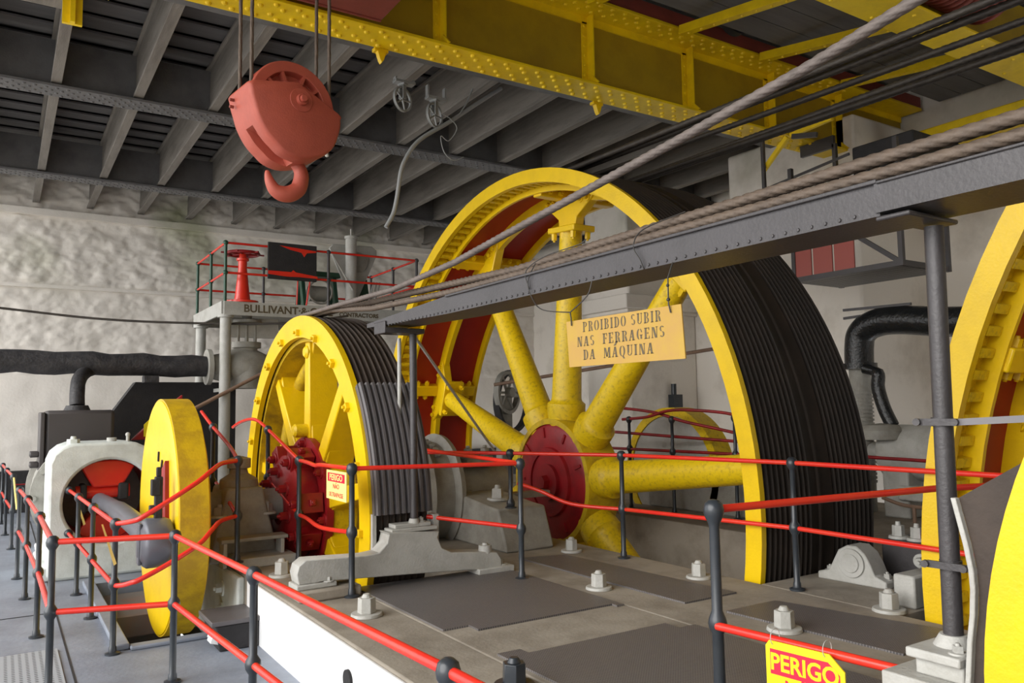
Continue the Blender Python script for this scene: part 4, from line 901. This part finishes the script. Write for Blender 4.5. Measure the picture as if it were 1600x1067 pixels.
rg_ = thing('far_engine_railing', 'dark red railing curving round the far engine seen through the spokes', 'railing', (6.9, 6.9, Z_BED))
rails(rg_, [[(6.55,8.0,1.66),(6.6,7.7,1.66),(6.7,7.2,1.60),(6.75,6.8,1.50),(6.9,6.2,1.38),(7.0,5.8,1.28)], [(6.6,7.7,1.52),(6.65,7.3,1.55),(6.7,6.9,1.63),(6.85,6.3,1.60),(6.95,6.0,1.52),(7.15,5.3,1.30)], [(6.5,8.2,1.38),(7.2,5.2,1.22)], [(6.5,8.2,1.16),(7.0,5.6,1.13)]], .018, REDM)
rail_posts(rg_, [(6.62,7.6,Z_BED,1.52,1.16),(6.72,6.95,Z_BED,1.52,1.14),(6.9,6.15,Z_BED,1.54,1.13)])
tag(MB().cyl((8.3,6.2,1.08),(8.3,3.0,1.03),.02,None,10).build('far_rail', REDM), 'dark red rail between the two large wheels, in front of the far cylinder', 'rail')
tag(MB().cyl((5.3,2.6,.60),(5.3,.6,.60),.02,None,10).build('low_rail', REDR), 'short red rail low behind the near beam post', 'rail')

# ------------------------------------------------------------------ warning signs
s1 = thing('warning_sign', 'yellow warning sign cut off by the bottom edge, hung on the near rail', 'sign', (2.44, 1.9, .5))
SR = Vector((.124, -.992, 0)); SU = Vector((0, 0, 1)); SO = Vector((2.424, 2.050, .824)); SN = SR.cross(SU)
MB().prism([(.0,-.02),(.015,0),(.25,0),(.305,-.05),(.305,-.33),(.0,-.33)], SO, SR, SU, -.003, .003).build('board', SIGNB, s1, smooth=20)
MB().prism([(.018,-.028),(.245,-.028),(.288,-.065),(.288,-.118),(.018,-.118)], SO+SN*.0035, SR, SU, -.0005, .0008).build('red_band', SIGNR, s1)
text('PERIGO', .084, SIGNB, s1, SO+SR*.152-SU*.075+SN*.005, SR, SU, sx=.93, bold=.002)
text('NÃO', .07, SIGNR, s1, SO+SR*.152-SU*.158+SN*.0036, SR, SU, bold=.0015)
text('ULTRAPASSE', .046, SIGNR, s1, SO+SR*.152-SU*.235+SN*.0036, SR, SU, bold=.001)
for d_ in (.03, .235):
    q = MB(); q.rev(SO+SR*d_+SU*.012-SN*.014, SR, [(.030+.0016*math.cos(R(a)), .0016*math.sin(R(a))) for a in range(0,360,60)], 20, loop=True)
    q.build('wire_loop', CAST, s1)

s2 = thing('warning_sign', 'small yellow warning sign hung on the rail before the red clutch', 'sign', (2.08, 5.5, 1.02))
MB().box((2.055,5.36,1.05),(2.061,5.76,1.258)).build('board', SIGNC, s2)
MB().box((2.0525,5.39,1.178),(2.056,5.73,1.24)).build('red_band', SIGNR, s2)
text('PERIGO', .062, SIGNC, s2, (2.052,5.56,1.208), (0,-1,0), (0,0,1), sx=1.25, bold=.001)
text('NÃO', .05, SIGNR, s2, (2.0535,5.56,1.145), (0,-1,0), (0,0,1), sx=1.1)
text('ULTRAPASSE', .046, SIGNR, s2, (2.0535,5.56,1.085), (0,-1,0), (0,0,1), sx=1.12)

# ------------------------------------------------------------------ overhead crane
ck = thing('overhead_crane', 'riveted yellow overhead travelling crane bridge under the roof', 'crane', (5.0, 5.5, 5.1))
ZB, ZU, YN, YWb, YF = 5.10, 5.92, 6.38, 6.57, 6.76
XG0, XG1 = -2.4, 11.2
gird = MB(); gird.box((XG0,YN,ZB),(XG1,YF,ZB+.03)); gird.build('lower_flange', YELC, ck, 0.004)
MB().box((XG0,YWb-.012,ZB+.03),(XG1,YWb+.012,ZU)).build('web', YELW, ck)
MB().box((XG0,YN-.16,ZU),(XG1,YF,ZU+.035)).build('upper_flange', YELC, ck, 0.004)
MB().box((XG0,YN-.15,ZU+.035),(XG1,YN-.04,ZU+.20)).build('crab_rail', OXID, ck, 0.004, label='dark red brown rail on the upper flange')
t = MB(); t.rev((7.05,6.05,6.22),(0,1,0),[(.20,-.05),(.25,-.05),(.235,0),(.25,.05),(.20,.05)],36,loop=True); t.cyl((7.05,5.98,6.22),(7.05,6.12,6.22),.05,None,14).bar((6.83,6.05,6.22),(7.27,6.05,6.22),.05,.04).bar((7.05,6.05,6.0),(7.05,6.05,6.44),.05,.04,(1,0,0)); t.build('guide_pulley', MATTE, ck)
MB().box((XG0,YWb-.085,ZB+.03),(XG1,YWb-.012,ZB+.05)).box((XG0,YWb-.03,ZB+.03),(XG1,YWb-.012,ZB+.11)).box((XG0,YWb-.03,ZU-.08),(XG1,YWb-.012,ZU)).build('flange_angle', YELC, ck)
rv = MB()
for yy, ph in ((YN+.06,0),(YN+.13,.5),(YF-.13,0),(YF-.06,.5)):
    x = .9+.15*ph
    while x < 9.2: rv.rev((x,yy,ZB), (0,0,-1), [(.027,0),(.020,.018),(.0001,.024)], 8); x += .19
for yy, ph in ((YN-.11,0),(YN-.03,.5),(YN+.05,0)):
    x = 2.5+.13*ph
    while x < 9.6: rv.rev((x,yy,ZU), (0,0,-1), [(.027,0),(.020,.018),(.0001,.024)], 8); x += .17
rv.build('rivet', YELC, ck, kind='stuff')
for x in (.5, 1.9, 3.45, 5.25, 6.75, 8.2, 9.6):
    t = MB(); t.box((x,YN+.06,ZB+.03),(x+.015,YWb-.012,ZU)).box((x-.07,YWb-.03,ZB+.1),(x+.07,YWb-.012,ZU-.06)).prism([(0,0),(.12,0),(0,.12)], (x,YWb-.1,ZB+.03), (0,-1,0), (0,0,1), -.01,.01); so = t.build('stiffener', YELC, ck)
    q = MB()
    for i in range(6): q.rev((x-.04,YWb-.03,ZB+.16+.11*i), (0,-1,0), [(.016,0),(.012,.01),(.0001,.013)], 8)
    q.build('stiffener_rivet', YELC, so, kind='stuff')
for x in (.62, 2.93, 5.55):
    t = MB(); t.box((x-.07,YF-.02,ZB-.035),(x+.07,YF+.05,ZB)).prism([(-.045,0),(.045,0),(.02,-.08),(0,-.11),(-.02,-.08)], (x,YF,ZB-.035), (1,0,0), (0,0,1), -.03,.03); t.build('hanger_clip', YEL, ck, 0.004)
# second girder nearer the viewer
MB().box((XG0,3.75,5.20),(XG1,4.15,5.23)).build('lower_flange', YELC, ck, 0.004)
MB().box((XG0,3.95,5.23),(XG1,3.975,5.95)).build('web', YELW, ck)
q = MB(); x = 3
while x < 10: q.rev((x,4.08,5.20), (0,0,-1), [(.019,0),(.014,.012),(.0001,.015)], 8); q.rev((x+.3,3.85,5.20), (0,0,-1), [(.019,0),(.014,.012),(.0001,.015)], 8); x += .6
q.build('rivet', YELC, ck, kind='stuff')
for (xa, xb) in ((6.35,6.55),(7.7,8.0),(9.3,9.4),(5.05,5.2)):
    t = MB(); t.bar((xa,6.2,5.86),(xb,4.1,5.60),.10,.012).bar((xa-.05,6.2,5.90),(xb-.05,4.1,5.64),.012,.10); so = t.build('cross_brace', YELC, ck)
    q = MB()
    for i in range(12):
        f = (i+.5)/12; q.rev((xa+(xb-xa)*f, 6.2-2.1*f, 5.853-.26*f), (0,0,-1), [(.018,0),(.012,.012),(.0001,.015)], 6)
    q.build('brace_rivet', YELC, so, kind='stuff')
for i in range(6):
    MB().box((XG0, 4.02+.325*i, 5.965), (XG1, 4.335+.325*i, 6.0)).build('deck_plank', PLANK, ck)
# end carriage, cab and walkway at the right end
t = MB(); t.box((10.1,3.6,4.95),(10.5,7.4,5.25)).box((10.15,3.9,4.8),(10.45,4.4,4.95)).box((10.15,6.6,4.8),(10.45,7.1,4.95)); t.build('end_carriage', YELC, ck, 0.02)
cb = MB(); cb.box((8.35,4.75,4.25),(9.6,5.5,4.68)); cb.build('cab', MATTE, ck, 0.02, label='dark cab panel under the right end')
t = MB(); t.bar((8.3,6.75,4.72),(8.3,6.35,5.06),.05,.06).bar((8.3,6.75,4.72),(8.3,6.75,4.60),.05,.06).bar((8.3,6.3,5.06),(8.3,5.7,5.10),.05,.06); t.build('bent_arm', YELC, ck, 0.006)
t = MB(); t.cyl((8.25,6.70,3.3),(8.25,6.70,5.1),.03,None,10).bar((8.3,6.65,4.48),(8.3,5.5,4.60),.02,.03); t.build('hanger', STEEL, ck)
t = MB(); t.bar((8.2,6.2,5.0),(8.2,5.85,4.92),.04,.06).bar((8.2,5.85,4.95),(8.2,5.85,4.4),.05,.06); t.build('door_frame', STEEL, ck)
rdm = MB(); rdm.cyl((6.75,3.70,5.62),(7.9,3.70,5.62),.27,None,32)
for i_ in range(14): rdm.rev((6.78+.083*i_,3.70,5.62),(1,0,0),[(.27,0),(.295,.015),(.295,.045),(.27,.06)],32)
tag(rdm.build('winding_drum', OXID, smooth=30), 'dark red grooved winding drum above the near crane girder', 'drum')
cg = thing('driver_cage', 'grey framed cage with red mesh panels hanging behind the beam', 'cage', (8.6, 5.6, 3.1))
XC0, XC1, YC0, YC1, ZC = 8.0, 8.9, 4.75, 6.1, 3.13
t = MB()
for i in range(7):
    MB().box((XC0+.02+.125*i, YC0, ZC), (XC0+.135+.125*i, YC1, ZC+.03)).build('plank', STEEL, cg)
for (x, y) in ((XC0,YC0),(XC0,YC1),(XC1,YC0),(XC1,YC1)): t.box((x-.025,y-.025,ZC),(x+.025,y+.025,ZC+1.4))
t.box((XC1-.025,YC1-.025,ZC+1.3),(XC1+.025,YC1+.025,5.0)).box((XC1-.025,YC1,4.95),(XC1+.025,6.6,5.11))
t.box((XC0,YC0-.02,ZC),(XC1,YC0+.02,ZC+.06)).box((XC0-.02,YC0,ZC),(XC0+.02,YC1,ZC+.06)).bar((XC0,YC0+.03,ZC+.05),(XC0,YC0+.52,ZC+.42),.03,.05).box((XC0-.02,YC0,ZC+.40),(XC0+.02,YC1,ZC+.44)); t.build('frame', STEEL, cg)
for y0 in (5.30, 5.58, 5.86):
    q = MB(); q.box((XC0-.012,y0,ZC+.06),(XC0+.008,y0+.25,ZC+.40)); q.build('mesh_panel', MESHR, cg)
    
# ceiling gear: trolley, hook block, ropes
tr = thing('crane_trolley', 'dark red crab trolley on the crane bridge above the hook', 'trolley', (1.6, 5.6, 4.95))
MB().box((.4,5.2,4.98),(2.62,6.02,5.75)).box((.4,6.02,4.97),(2.62,6.05,5.0)).build('body', OXID, tr, 0.01)
t = MB()
for x in (2.05, 1.45): t.box((x-.02,5.18,4.98),(x+.02,5.21,5.75))
t.box((.38,5.17,4.955),(2.64,5.22,4.99)); t.build('rib', OXID, tr, 0.004)
q = MB(); q.box((2.44,5.14,5.0),(2.50,5.2,5.5))
for z in (5.03,5.10,5.20,5.28): q.tube([(2.48,5.12,z),(2.60,5.12,z),(2.63,5.13,z-.03),(2.62,5.13,z-.06)], .006, 6); q.cyl((2.44,5.16,z),(2.41,5.14,z),.018,None,8)
q.build('terminal_strip', OXID, tr)
hk = thing('hook_block', 'faded red crane hook block with sheave hanging in mid air', 'hook block', (1.70, 5.55, 3.2))
va_ = R(16.5); tow = Vector((-math.sin(va_), -math.cos(va_), 0)); rgt = Vector((math.cos(va_), -math.sin(va_), 0))
AX = tow*math.cos(R(24)) + rgt*math.sin(R(24)); U = Vector((0,0,1)).cross(AX).normalized(); V = Vector((0,0,1)); HC = Vector((1.715, 5.45, 3.885))
out = [(-.346,.070),(-.02,.138),(.30,-.02),(.322,-.07),(.318,-.14),(.275,-.27),(.21,-.345),(.13,-.39),(.0,-.42),(-.11,-.40),(-.18,-.35),(-.25,-.285),(-.31,-.19),(-.345,-.09),(-.368,.0)]
def hook_shell():
    """cast shell: front and back cheek in one, with a rope slot low on the left side."""
    P2 = [Vector((a, b_, 0)) for a, b_ in out]; n_ = len(P2); loop = []
    for i in range(n_):
        p0, p1, p2, p3 = P2[i-1], P2[i], P2[(i+1) % n_], P2[(i+2) % n_]
        hard = i in (0, 1)          # straight top edges
        for j in range(5):
            t_ = j/5
            loop.append(p1.lerp(p2, t_) if hard else 0.5*((2*p1)+(p2-p0)*t_+(2*p0-5*p1+4*p2-p3)*t_*t_+(3*p1-p0-3*p2+p3)*t_*t_*t_))
    cen = Vector((0, -.14, 0)); m_ = len(loop)
    def f_slot(p):                  # 1 inside the slot, easing to 0 at its ends
        a = math.degrees(math.atan2(p.y-cen.y, p.x-cen.x)) % 360
        return max(0.0, min(1.0, min(a-194, 268-a)/8.0))
    rings = []
    for w_, sc, sl in ((-.34,.90,0),(-.335,.955,0),(-.315,.988,0),(-.28,1,0),(-.19,1,0),(-.172,.985,1),(-.166,.72,2),(-.062,.72,2),(-.056,.985,1),(-.038,1,0),(.02,1,0),(.048,.988,0),(.063,.96,0),(.07,.92,0)):
        rg = []
        for p in loop:
            k_ = sc if sl == 0 else 1+(sc-1)*f_slot(p)
            q_ = cen+(p-cen)*k_; rg.append(HC+U*q_.x+V*q_.y+AX*w_)
        rings.append(rg)
    vs = [v for rg in rings for v in rg]; L_ = len(rings)
    fs = [(i*m_+j, i*m_+(j+1) % m_, (i+1)*m_+(j+1) % m_, (i+1)*m_+j) for i in range(L_-1) for j in range(m_)]
    fs += [tuple(reversed(range(m_))), tuple(range((L_-1)*m_, L_*m_))]
    return MB().add(vs, fs).build('shell', SALM, hk, smooth=50)
hook_shell()
t = MB(); t.rev(HC-AX*.165, AX, [(.02,0),(.315,0),(.325,.015),(.285,.045),(.285,.07),(.325,.10),(.315,.115),(.245,.115),(.235,.05),(.08,.05),(.08,.115),(.02,.115)], 56)
sv = t.build('sheave', SALM, hk, 0.004)
t = MB(); t.rev(HC-AX*.36, AX, [(.02,0),(.30,0),(.31,.015),(.28,.04),(.28,.06),(.31,.09),(.27,.10),(.02,.10)], 56); t.build('sheave', SALM, hk)
q = MB()
for a in (70, 110, 40, 140):
    d = U*math.cos(R(a))+V*math.sin(R(a)); q.bar(HC+d*.07-AX*.085, HC+d*.245-AX*.085, .022, .06, AX)
q.build('sheave_spoke', SALM, sv)
t = MB(); t.cyl(HC+AX*.07, HC+AX*.078, .085, None, 32).cyl(HC+AX*.078, HC+AX*.105, .042, .038, 24).cyl(HC+AX*.105, HC+AX*.13, .026, .024, 16); t.build('axle_bolt', SALM, hk, 0.003)
t = MB()
for dz in (.0,-.05): t.cyl(HC-U*.372+V*dz-AX*.22, HC-U*.40+V*dz-AX*.22, .012, None, 8)
t.build('side_screw', OXID, hk)
hp = [(1.683,5.55,3.62),(1.70,5.60,3.56),(1.754,5.62,3.509),(1.795,5.62,3.455),(1.806,5.62,3.40),(1.788,5.62,3.322),(1.755,5.62,3.285),(1.708,5.62,3.262),(1.655,5.62,3.262),(1.61,5.62,3.285),(1.578,5.62,3.335),(1.562,5.62,3.385),(1.556,5.62,3.415)]
t = MB(); pp = smooth_path(hp, 5); kk = len(pp); rr = []
ctrl = [.042,.042,.044,.049,.054,.058,.060,.060,.056,.047,.036,.024,.012]
for i in range(kk):
    f = i/(kk-1)*(len(ctrl)-1); a = int(min(f, len(ctrl)-2)); rr.append(ctrl[a]+(ctrl[a+1]-ctrl[a])*(f-a))
t.tube(pp, rr, 16); t.build('hook', SALM, hk)
for i, (s_, w_) in enumerate(((-1,-.30),(-1,-.09),(1,-.30),(1,-.09))):
    p = HC + U*(s_*.298) + AX*w_
    lab = 'thin hoist rope from trolley to hook block, ' + ('far left', 'near left', 'far right', 'near right')[i] + ' of the four'
    o = MB().rope([(p.x,p.y,3.97),(p.x,p.y,5.0)], .0135, .12, 5, .02, 15).build('hoist_rope', ROPE, smooth=180); tag(o, lab, 'rope', 'hoist ropes of the hook block')

def ceiling_pulley(x, y, z, ang, label, dz, k=1.22):
    r_ = thing('ceiling_pulley', label, 'pulley', (x, y, z-.12)); d = Vector((math.cos(ang), math.sin(ang), 0)); ax = Vector((-d.y, d.x, 0))
    t = MB(); t.rev((x,y,z), ax, [(.10*k,-.012),(.118*k,-.016),(.112*k,.0),(.118*k,.016),(.10*k,.012)], 28, loop=True); t.cyl(Vector((x,y,z))-ax*.02, Vector((x,y,z))+ax*.02, .022, None, 12)
    for a in range(0,360,72):
        e = d*math.cos(R(a))+Vector((0,0,1))*math.sin(R(a)); t.bar(Vector((x,y,z))+e*.015, Vector((x,y,z))+e*.105*k, .016, .016, ax)
    t.build('wheel', GREYPIPE, r_)
    t = MB(); t.bar(Vector((x,y,z))+ax*.03, Vector((x,y,z+.17))+ax*.03, .05, .012, ax).bar(Vector((x,y,z))-ax*.03, Vector((x,y,z+.17))-ax*.03, .05, .012, ax).bar(Vector((x,y,z+.17))-ax*.05, Vector((x,y,z+.17))+ax*.05, .06, .02); t.build('fork', GREYPIPE, r_)
    t = MB(); t.box((x-.10,y-.05,z+.18),(x+.14,y+.05,z+.21)).box((x-.10,y-.03,z+.20),(x-.08,y+.03,z+dz)).box((x+.12,y-.03,z+.20),(x+.14,y+.03,z+dz)).box((x-.02,y-.02,z+.15),(x+.02,y+.02,z+.2)); t.build('hanger', GREYPIPE, r_)
ceiling_pulley(3.73, 8.0, 5.195, .40, 'small grey ceiling pulley, left one of the pair under the crane girder', .24)
ceiling_pulley(4.135, 8.0, 5.086, .45, 'small grey ceiling pulley, right one of the pair under the crane girder', .34)
cdt = MB(); cdt.tube(smooth_path([(5.055,8.0,5.60),(4.65,8.0,5.29),(4.311,8.0,5.027),(4.018,8.0,4.822),(3.87,8.0,4.68),(3.77,8.0,4.52),(3.711,8.0,4.376),(3.68,8.0,4.2),(3.654,8.0,4.039),(3.61,8.0,3.86),(3.522,8.0,3.698)],6), .024, 12)
tag(cdt.build('conduit_pipe', GREYPIPE), 'grey conduit bending down from the roof left of the large wheel', 'pipe')
tag(MB().tube(smooth_path([(4.20,7.97,5.12),(4.34,7.97,5.06),(4.41,7.97,4.96),(4.30,7.97,4.80),(4.20,7.97,4.84),(4.24,7.97,4.66),(4.36,7.97,4.58),(4.50,7.97,4.64)],6), .006, 6).build('loose_cable', GREYPIPE), 'thin loose cable looped round the ceiling conduit', 'cable')
tag(MB().tube([(4.45,7.98,5.14),(4.55,7.98,5.3),(4.64,7.98,5.5)], .009, 6).build('chain', GREYPIPE), 'short chain holding the ceiling conduit', 'chain')
lb = thing('pendant_lamp', 'small bare bulb hanging behind the hook block', 'lamp', (3.70, 10.4, 5.1))
MB().cyl((3.70,10.4,5.29),(3.70,10.4,5.46),.01,None,8).cyl((3.70,10.4,5.46),(3.70,10.4,5.48),.06,None,16).build('cord', GREYPIPE, lb)
MB().cyl((3.70,10.4,5.24),(3.70,10.4,5.29),.02,.016,12).ball((3.70,10.4,5.215),.03).build('bulb', GLASS, lb)
# cable along the back wall
tag(MB().tube(smooth_path([(-2.5,12.2,3.30),(0,12.2,3.08),(1.2,12.0,2.97),(2.4,11.6,2.93),(3.4,11.1,2.93),(4.2,10.9,3.05)],8), .016, 8).build('wall_cable', ROPED), 'dark cable sagging across the back wall to the platform', 'cable')
tag(MB().cyl((2.15,11.28,1.72),(3.45,11.28,2.42),.026,None,10).build('brown_rod', RUST), 'brown rod sloping up before the grey platform columns', 'rod')

# ------------------------------------------------------------------ things by the right wall
fe = thing('far_crank_disc', 'yellow rimmed far crank wheel with grey face behind the spokes', 'wheel', (7.1, Y_AX, 0))
t = MB(); ring(t, [(7.0,.80),(7.0,.70),(7.28,.70),(7.28,.80)], Y_AX, .86, 64); t.build('rim', YELD, fe)
t = MB(); ring(t, [(7.02,.71),(7.02,.05),(7.26,.05),(7.26,.71)], Y_AX, .86, 64); t.build('face', CAST, fe)
MB().prism([(-1.1,0),(.9,0),(.9,.32),(.3,.62),(-.5,.62),(-1.1,.36)], (7.3,6.6,Z_BED), (0,-1,0), (0,0,1), -.3,.3).build('far_bed', CASTD, fe, 0.02)
MB().box((7.6,5.5,Z_BED),(8.3,6.5,.95)).box((6.9,5.2,.70),(7.7,5.7,.80)).build('far_block', CASTD, fe, 0.02)
lv = thing('belt_pulley', 'dark belt pulley and bleached spoked wheel on a stand behind the spokes', 'pulley', (7.6, 12, 0))
t = MB(); t.rev((7.72,12.0,1.80), (.5,-1,0), [(.50,-.06),(.56,-.06),(.56,.06),(.50,.06)], 40, loop=True); t.build('belt_wheel', MATTE, lv)
t = MB(); t.rev((7.52,11.85,1.95), (.5,-1,0), [(.32,-.05),(.38,-.05),(.38,.05),(.32,.05)], 32, loop=True).cyl((7.52,11.85,1.95),(7.57,11.75,1.95),.09,None,16)
for a in range(0,360,60): t.bar((7.52,11.85,1.95), Vector((7.52,11.85,1.95))+Vector((.9,.45,0)).normalized()*.34*math.cos(R(a))+Vector((0,0,.34*math.sin(R(a)))), .04,.04,(0,1,0))
t.build('spoked_wheel', CASTD, lv)
MB().box((7.42,11.9,.25),(7.66,12.1,1.9)).build('stand', CASTD, lv, 0.02)
tag(MB().cyl((7.1,11.6,2.08),(11.2,7.0,2.9),.03,None,10).build('wall_rod', RUST), 'long brown rod rising along the right wall behind the large wheel', 'rod')
tag(MB().cyl((8.9,12.2,1.3),(9.25,12.2,4.6),.045,None,10).cyl((9.05,12.2,1.3),(9.4,12.2,4.6),.03,None,10).build('wall_cables', MATTE), 'dark upright cables in the corner behind the spokes', 'cable')
SWX, SWZ = 10.62, 1.72
tag(MB().box((SWX-.10,10.80,SWZ-.16),(SWX+.12,10.96,SWZ+.16)).cyl((SWX-.04,10.86,SWZ+.16),(SWX-.04,10.86,SWZ+.36),.05,None,10).build('switch_box', BLACK), 'black switch box on the pier above the far crank wheel', 'box')
ep = thing('exhaust_pipe', 'tarred black elbow pipe with grey riser against the right pier', 'pipe', (8.6, 5.6, Z_BED))
t = MB(); t.tube(smooth_path([(8.6,3.6,2.50),(8.6,4.5,2.53),(8.6,5.2,2.62),(8.6,5.5,2.60),(8.6,5.66,2.50),(8.6,5.70,2.35),(8.6,5.71,2.13)],6), .165, 20); t.cyl((8.6,5.71,2.08),(8.6,5.71,2.15),.20,None,24); t.build('elbow', GLOSSB, ep)
t = MB(); t.cyl((8.6,5.71,Z_BED),(8.6,5.71,2.08),.12,None,20)
for i in range(24): t.cyl((8.6,5.71,.75+.045*i),(8.6,5.71,.775+.045*i),.135,None,20)
t.build('ribbed_riser', CASTD, ep)
MB().bar((8.55,5.0,2.78),(8.55,5.85,2.80),.03,.03).bar((8.55,5.85,2.80),(8.55,5.85,2.70),.03,.03).bar((8.55,5.85,2.70),(8.55,5.2,2.72),.03,.03).build('pipe_strap', STEEL, ep)
t = MB(); t.tube(smooth_path([(8.5,5.58,2.08),(8.5,5.42,2.02),(8.5,5.42,1.85),(8.5,5.36,1.62),(8.5,5.27,1.42)],6), [.06]*6+[.075]*19, 14)
tag(t.build('tarred_hose', GLOSSB), 'short tarred black hose bent down beside the exhaust riser', 'hose')
ec = thing('far_cylinder', 'pale grey far engine cylinder between the two large wheels', 'engine', (8.6, 4.8, Z_BED))
t = MB(); t.rev((8.6,5.35,1.12), (0,-1,0), [(.1,-.25),(.10,-.02),(.30,-.02),(.31,.05),(.31,.75),(.26,.8),(.26,1.9),(.1,1.9)], 32); t.build('barrel', CAST, ec)
t = MB(); t.rev((8.4,5.35,1.27), (0,0,1), [(.24,0),(.24,.10),(.18,.16),(.0001,.18)], 24); t.build('dome', CASTD, ec)
t = MB(); t.box((8.3,5.0,Z_BED),(8.9,5.3,.95)).box((8.3,3.9,Z_BED),(8.9,4.3,.95)).box((8.25,4.5,.62),(8.45,5.1,.78)); t.build('leg', CAST, ec, 0.02)
t = MB(); t.tube(smooth_path([(8.1,4.55,1.05),(8.05,4.5,.8),(8.05,4.6,.62),(8.05,4.9,.60),(8.05,5.15,.66)],6), .02, 8); t.cyl((8.05,4.8,.6),(8.05,4.8,Z_BED),.02,None,8); t.build('drain_pipe', RUST, ec)
pb_ = thing('plummer_block', 'pale grey pillow bearing on the bed between the two large wheels', 'bearing', (5.6, 3.65, Z_BED))
O = Vector((5.20,3.52,Z_BED)); pu = Vector((.05,-1,0)).normalized(); pv = Vector((0,0,1))
pol = [(-.27,0),(.25,0),(.25,.05),(.17,.075),(.14,.15),(.10,.22),(.04,.265),(-.03,.265),(-.10,.225),(-.14,.15),(-.18,.075),(-.27,.05)]
pb_.location = O; ORG[pb_.name] = O
MB().prism(pol, O, pu, pv, -.06, .12).build('housing', CAST, pb_, 0.01)
w_ = pu.cross(pv); q = MB(); q.cyl(O+pv*.145+w_*.12, O+pv*.145+w_*.135, .10, None, 28).cyl(O+pv*.145+w_*.135, O+pv*.145+w_*.145, .065, None, 24); q.build('end_cap', CAST, pb_, 0.003)
q = MB(); hexbolt(q, O+pu*-.225+pv*.05+w_*.03, pv, .022, .04); hexbolt(q, O+pu*.21+pv*.05+w_*.03, pv, .022, .05); q.build('holding_bolt', CAST, pb_)
vb = thing('valve_block', 'dark valve gear with pale nuts and a red cap behind the pillow bearing', 'valve gear', (5.8, 3.3, Z_BED))
MB().box((5.45,2.98,Z_BED),(6.1,3.52,.70)).build('block', STEEL, vb, 0.02)
q = MB()
for (y, z) in ((3.44,.70),(3.30,.70),(3.06,.70)): hexbolt(q, (5.55,y,z), (0,0,1), .04, .11)
for (y, z) in ((3.22,.58),(3.10,.62),(3.14,.49),(3.04,.50)): hexbolt(q, (5.45,y,z), (-1,-.3,0), .03, .08)
q.build('pale_nut', CAST, vb)
MB().box((5.5,3.12,.70),(5.68,3.24,.77)).build('red_cap', REDR, vb, 0.01)
MB().bar((5.5,3.02,.78),(5.45,2.96,.50),.07,.07).build('lever', CAST, vb)
tag(MB().box((6.1,2.2,Z_BED),(7.2,2.9,1.25)).build('grey_casing', CASTD, None, 0.02), 'grey casing block behind the second large wheel', 'casing')
tag(MB().box((4.75,2.86,Z_BED),(5.2,3.0,.62)).build('kerb_block', CAST, None, 0.015), 'pale grey kerb block at the foot of the second large wheel', 'block')
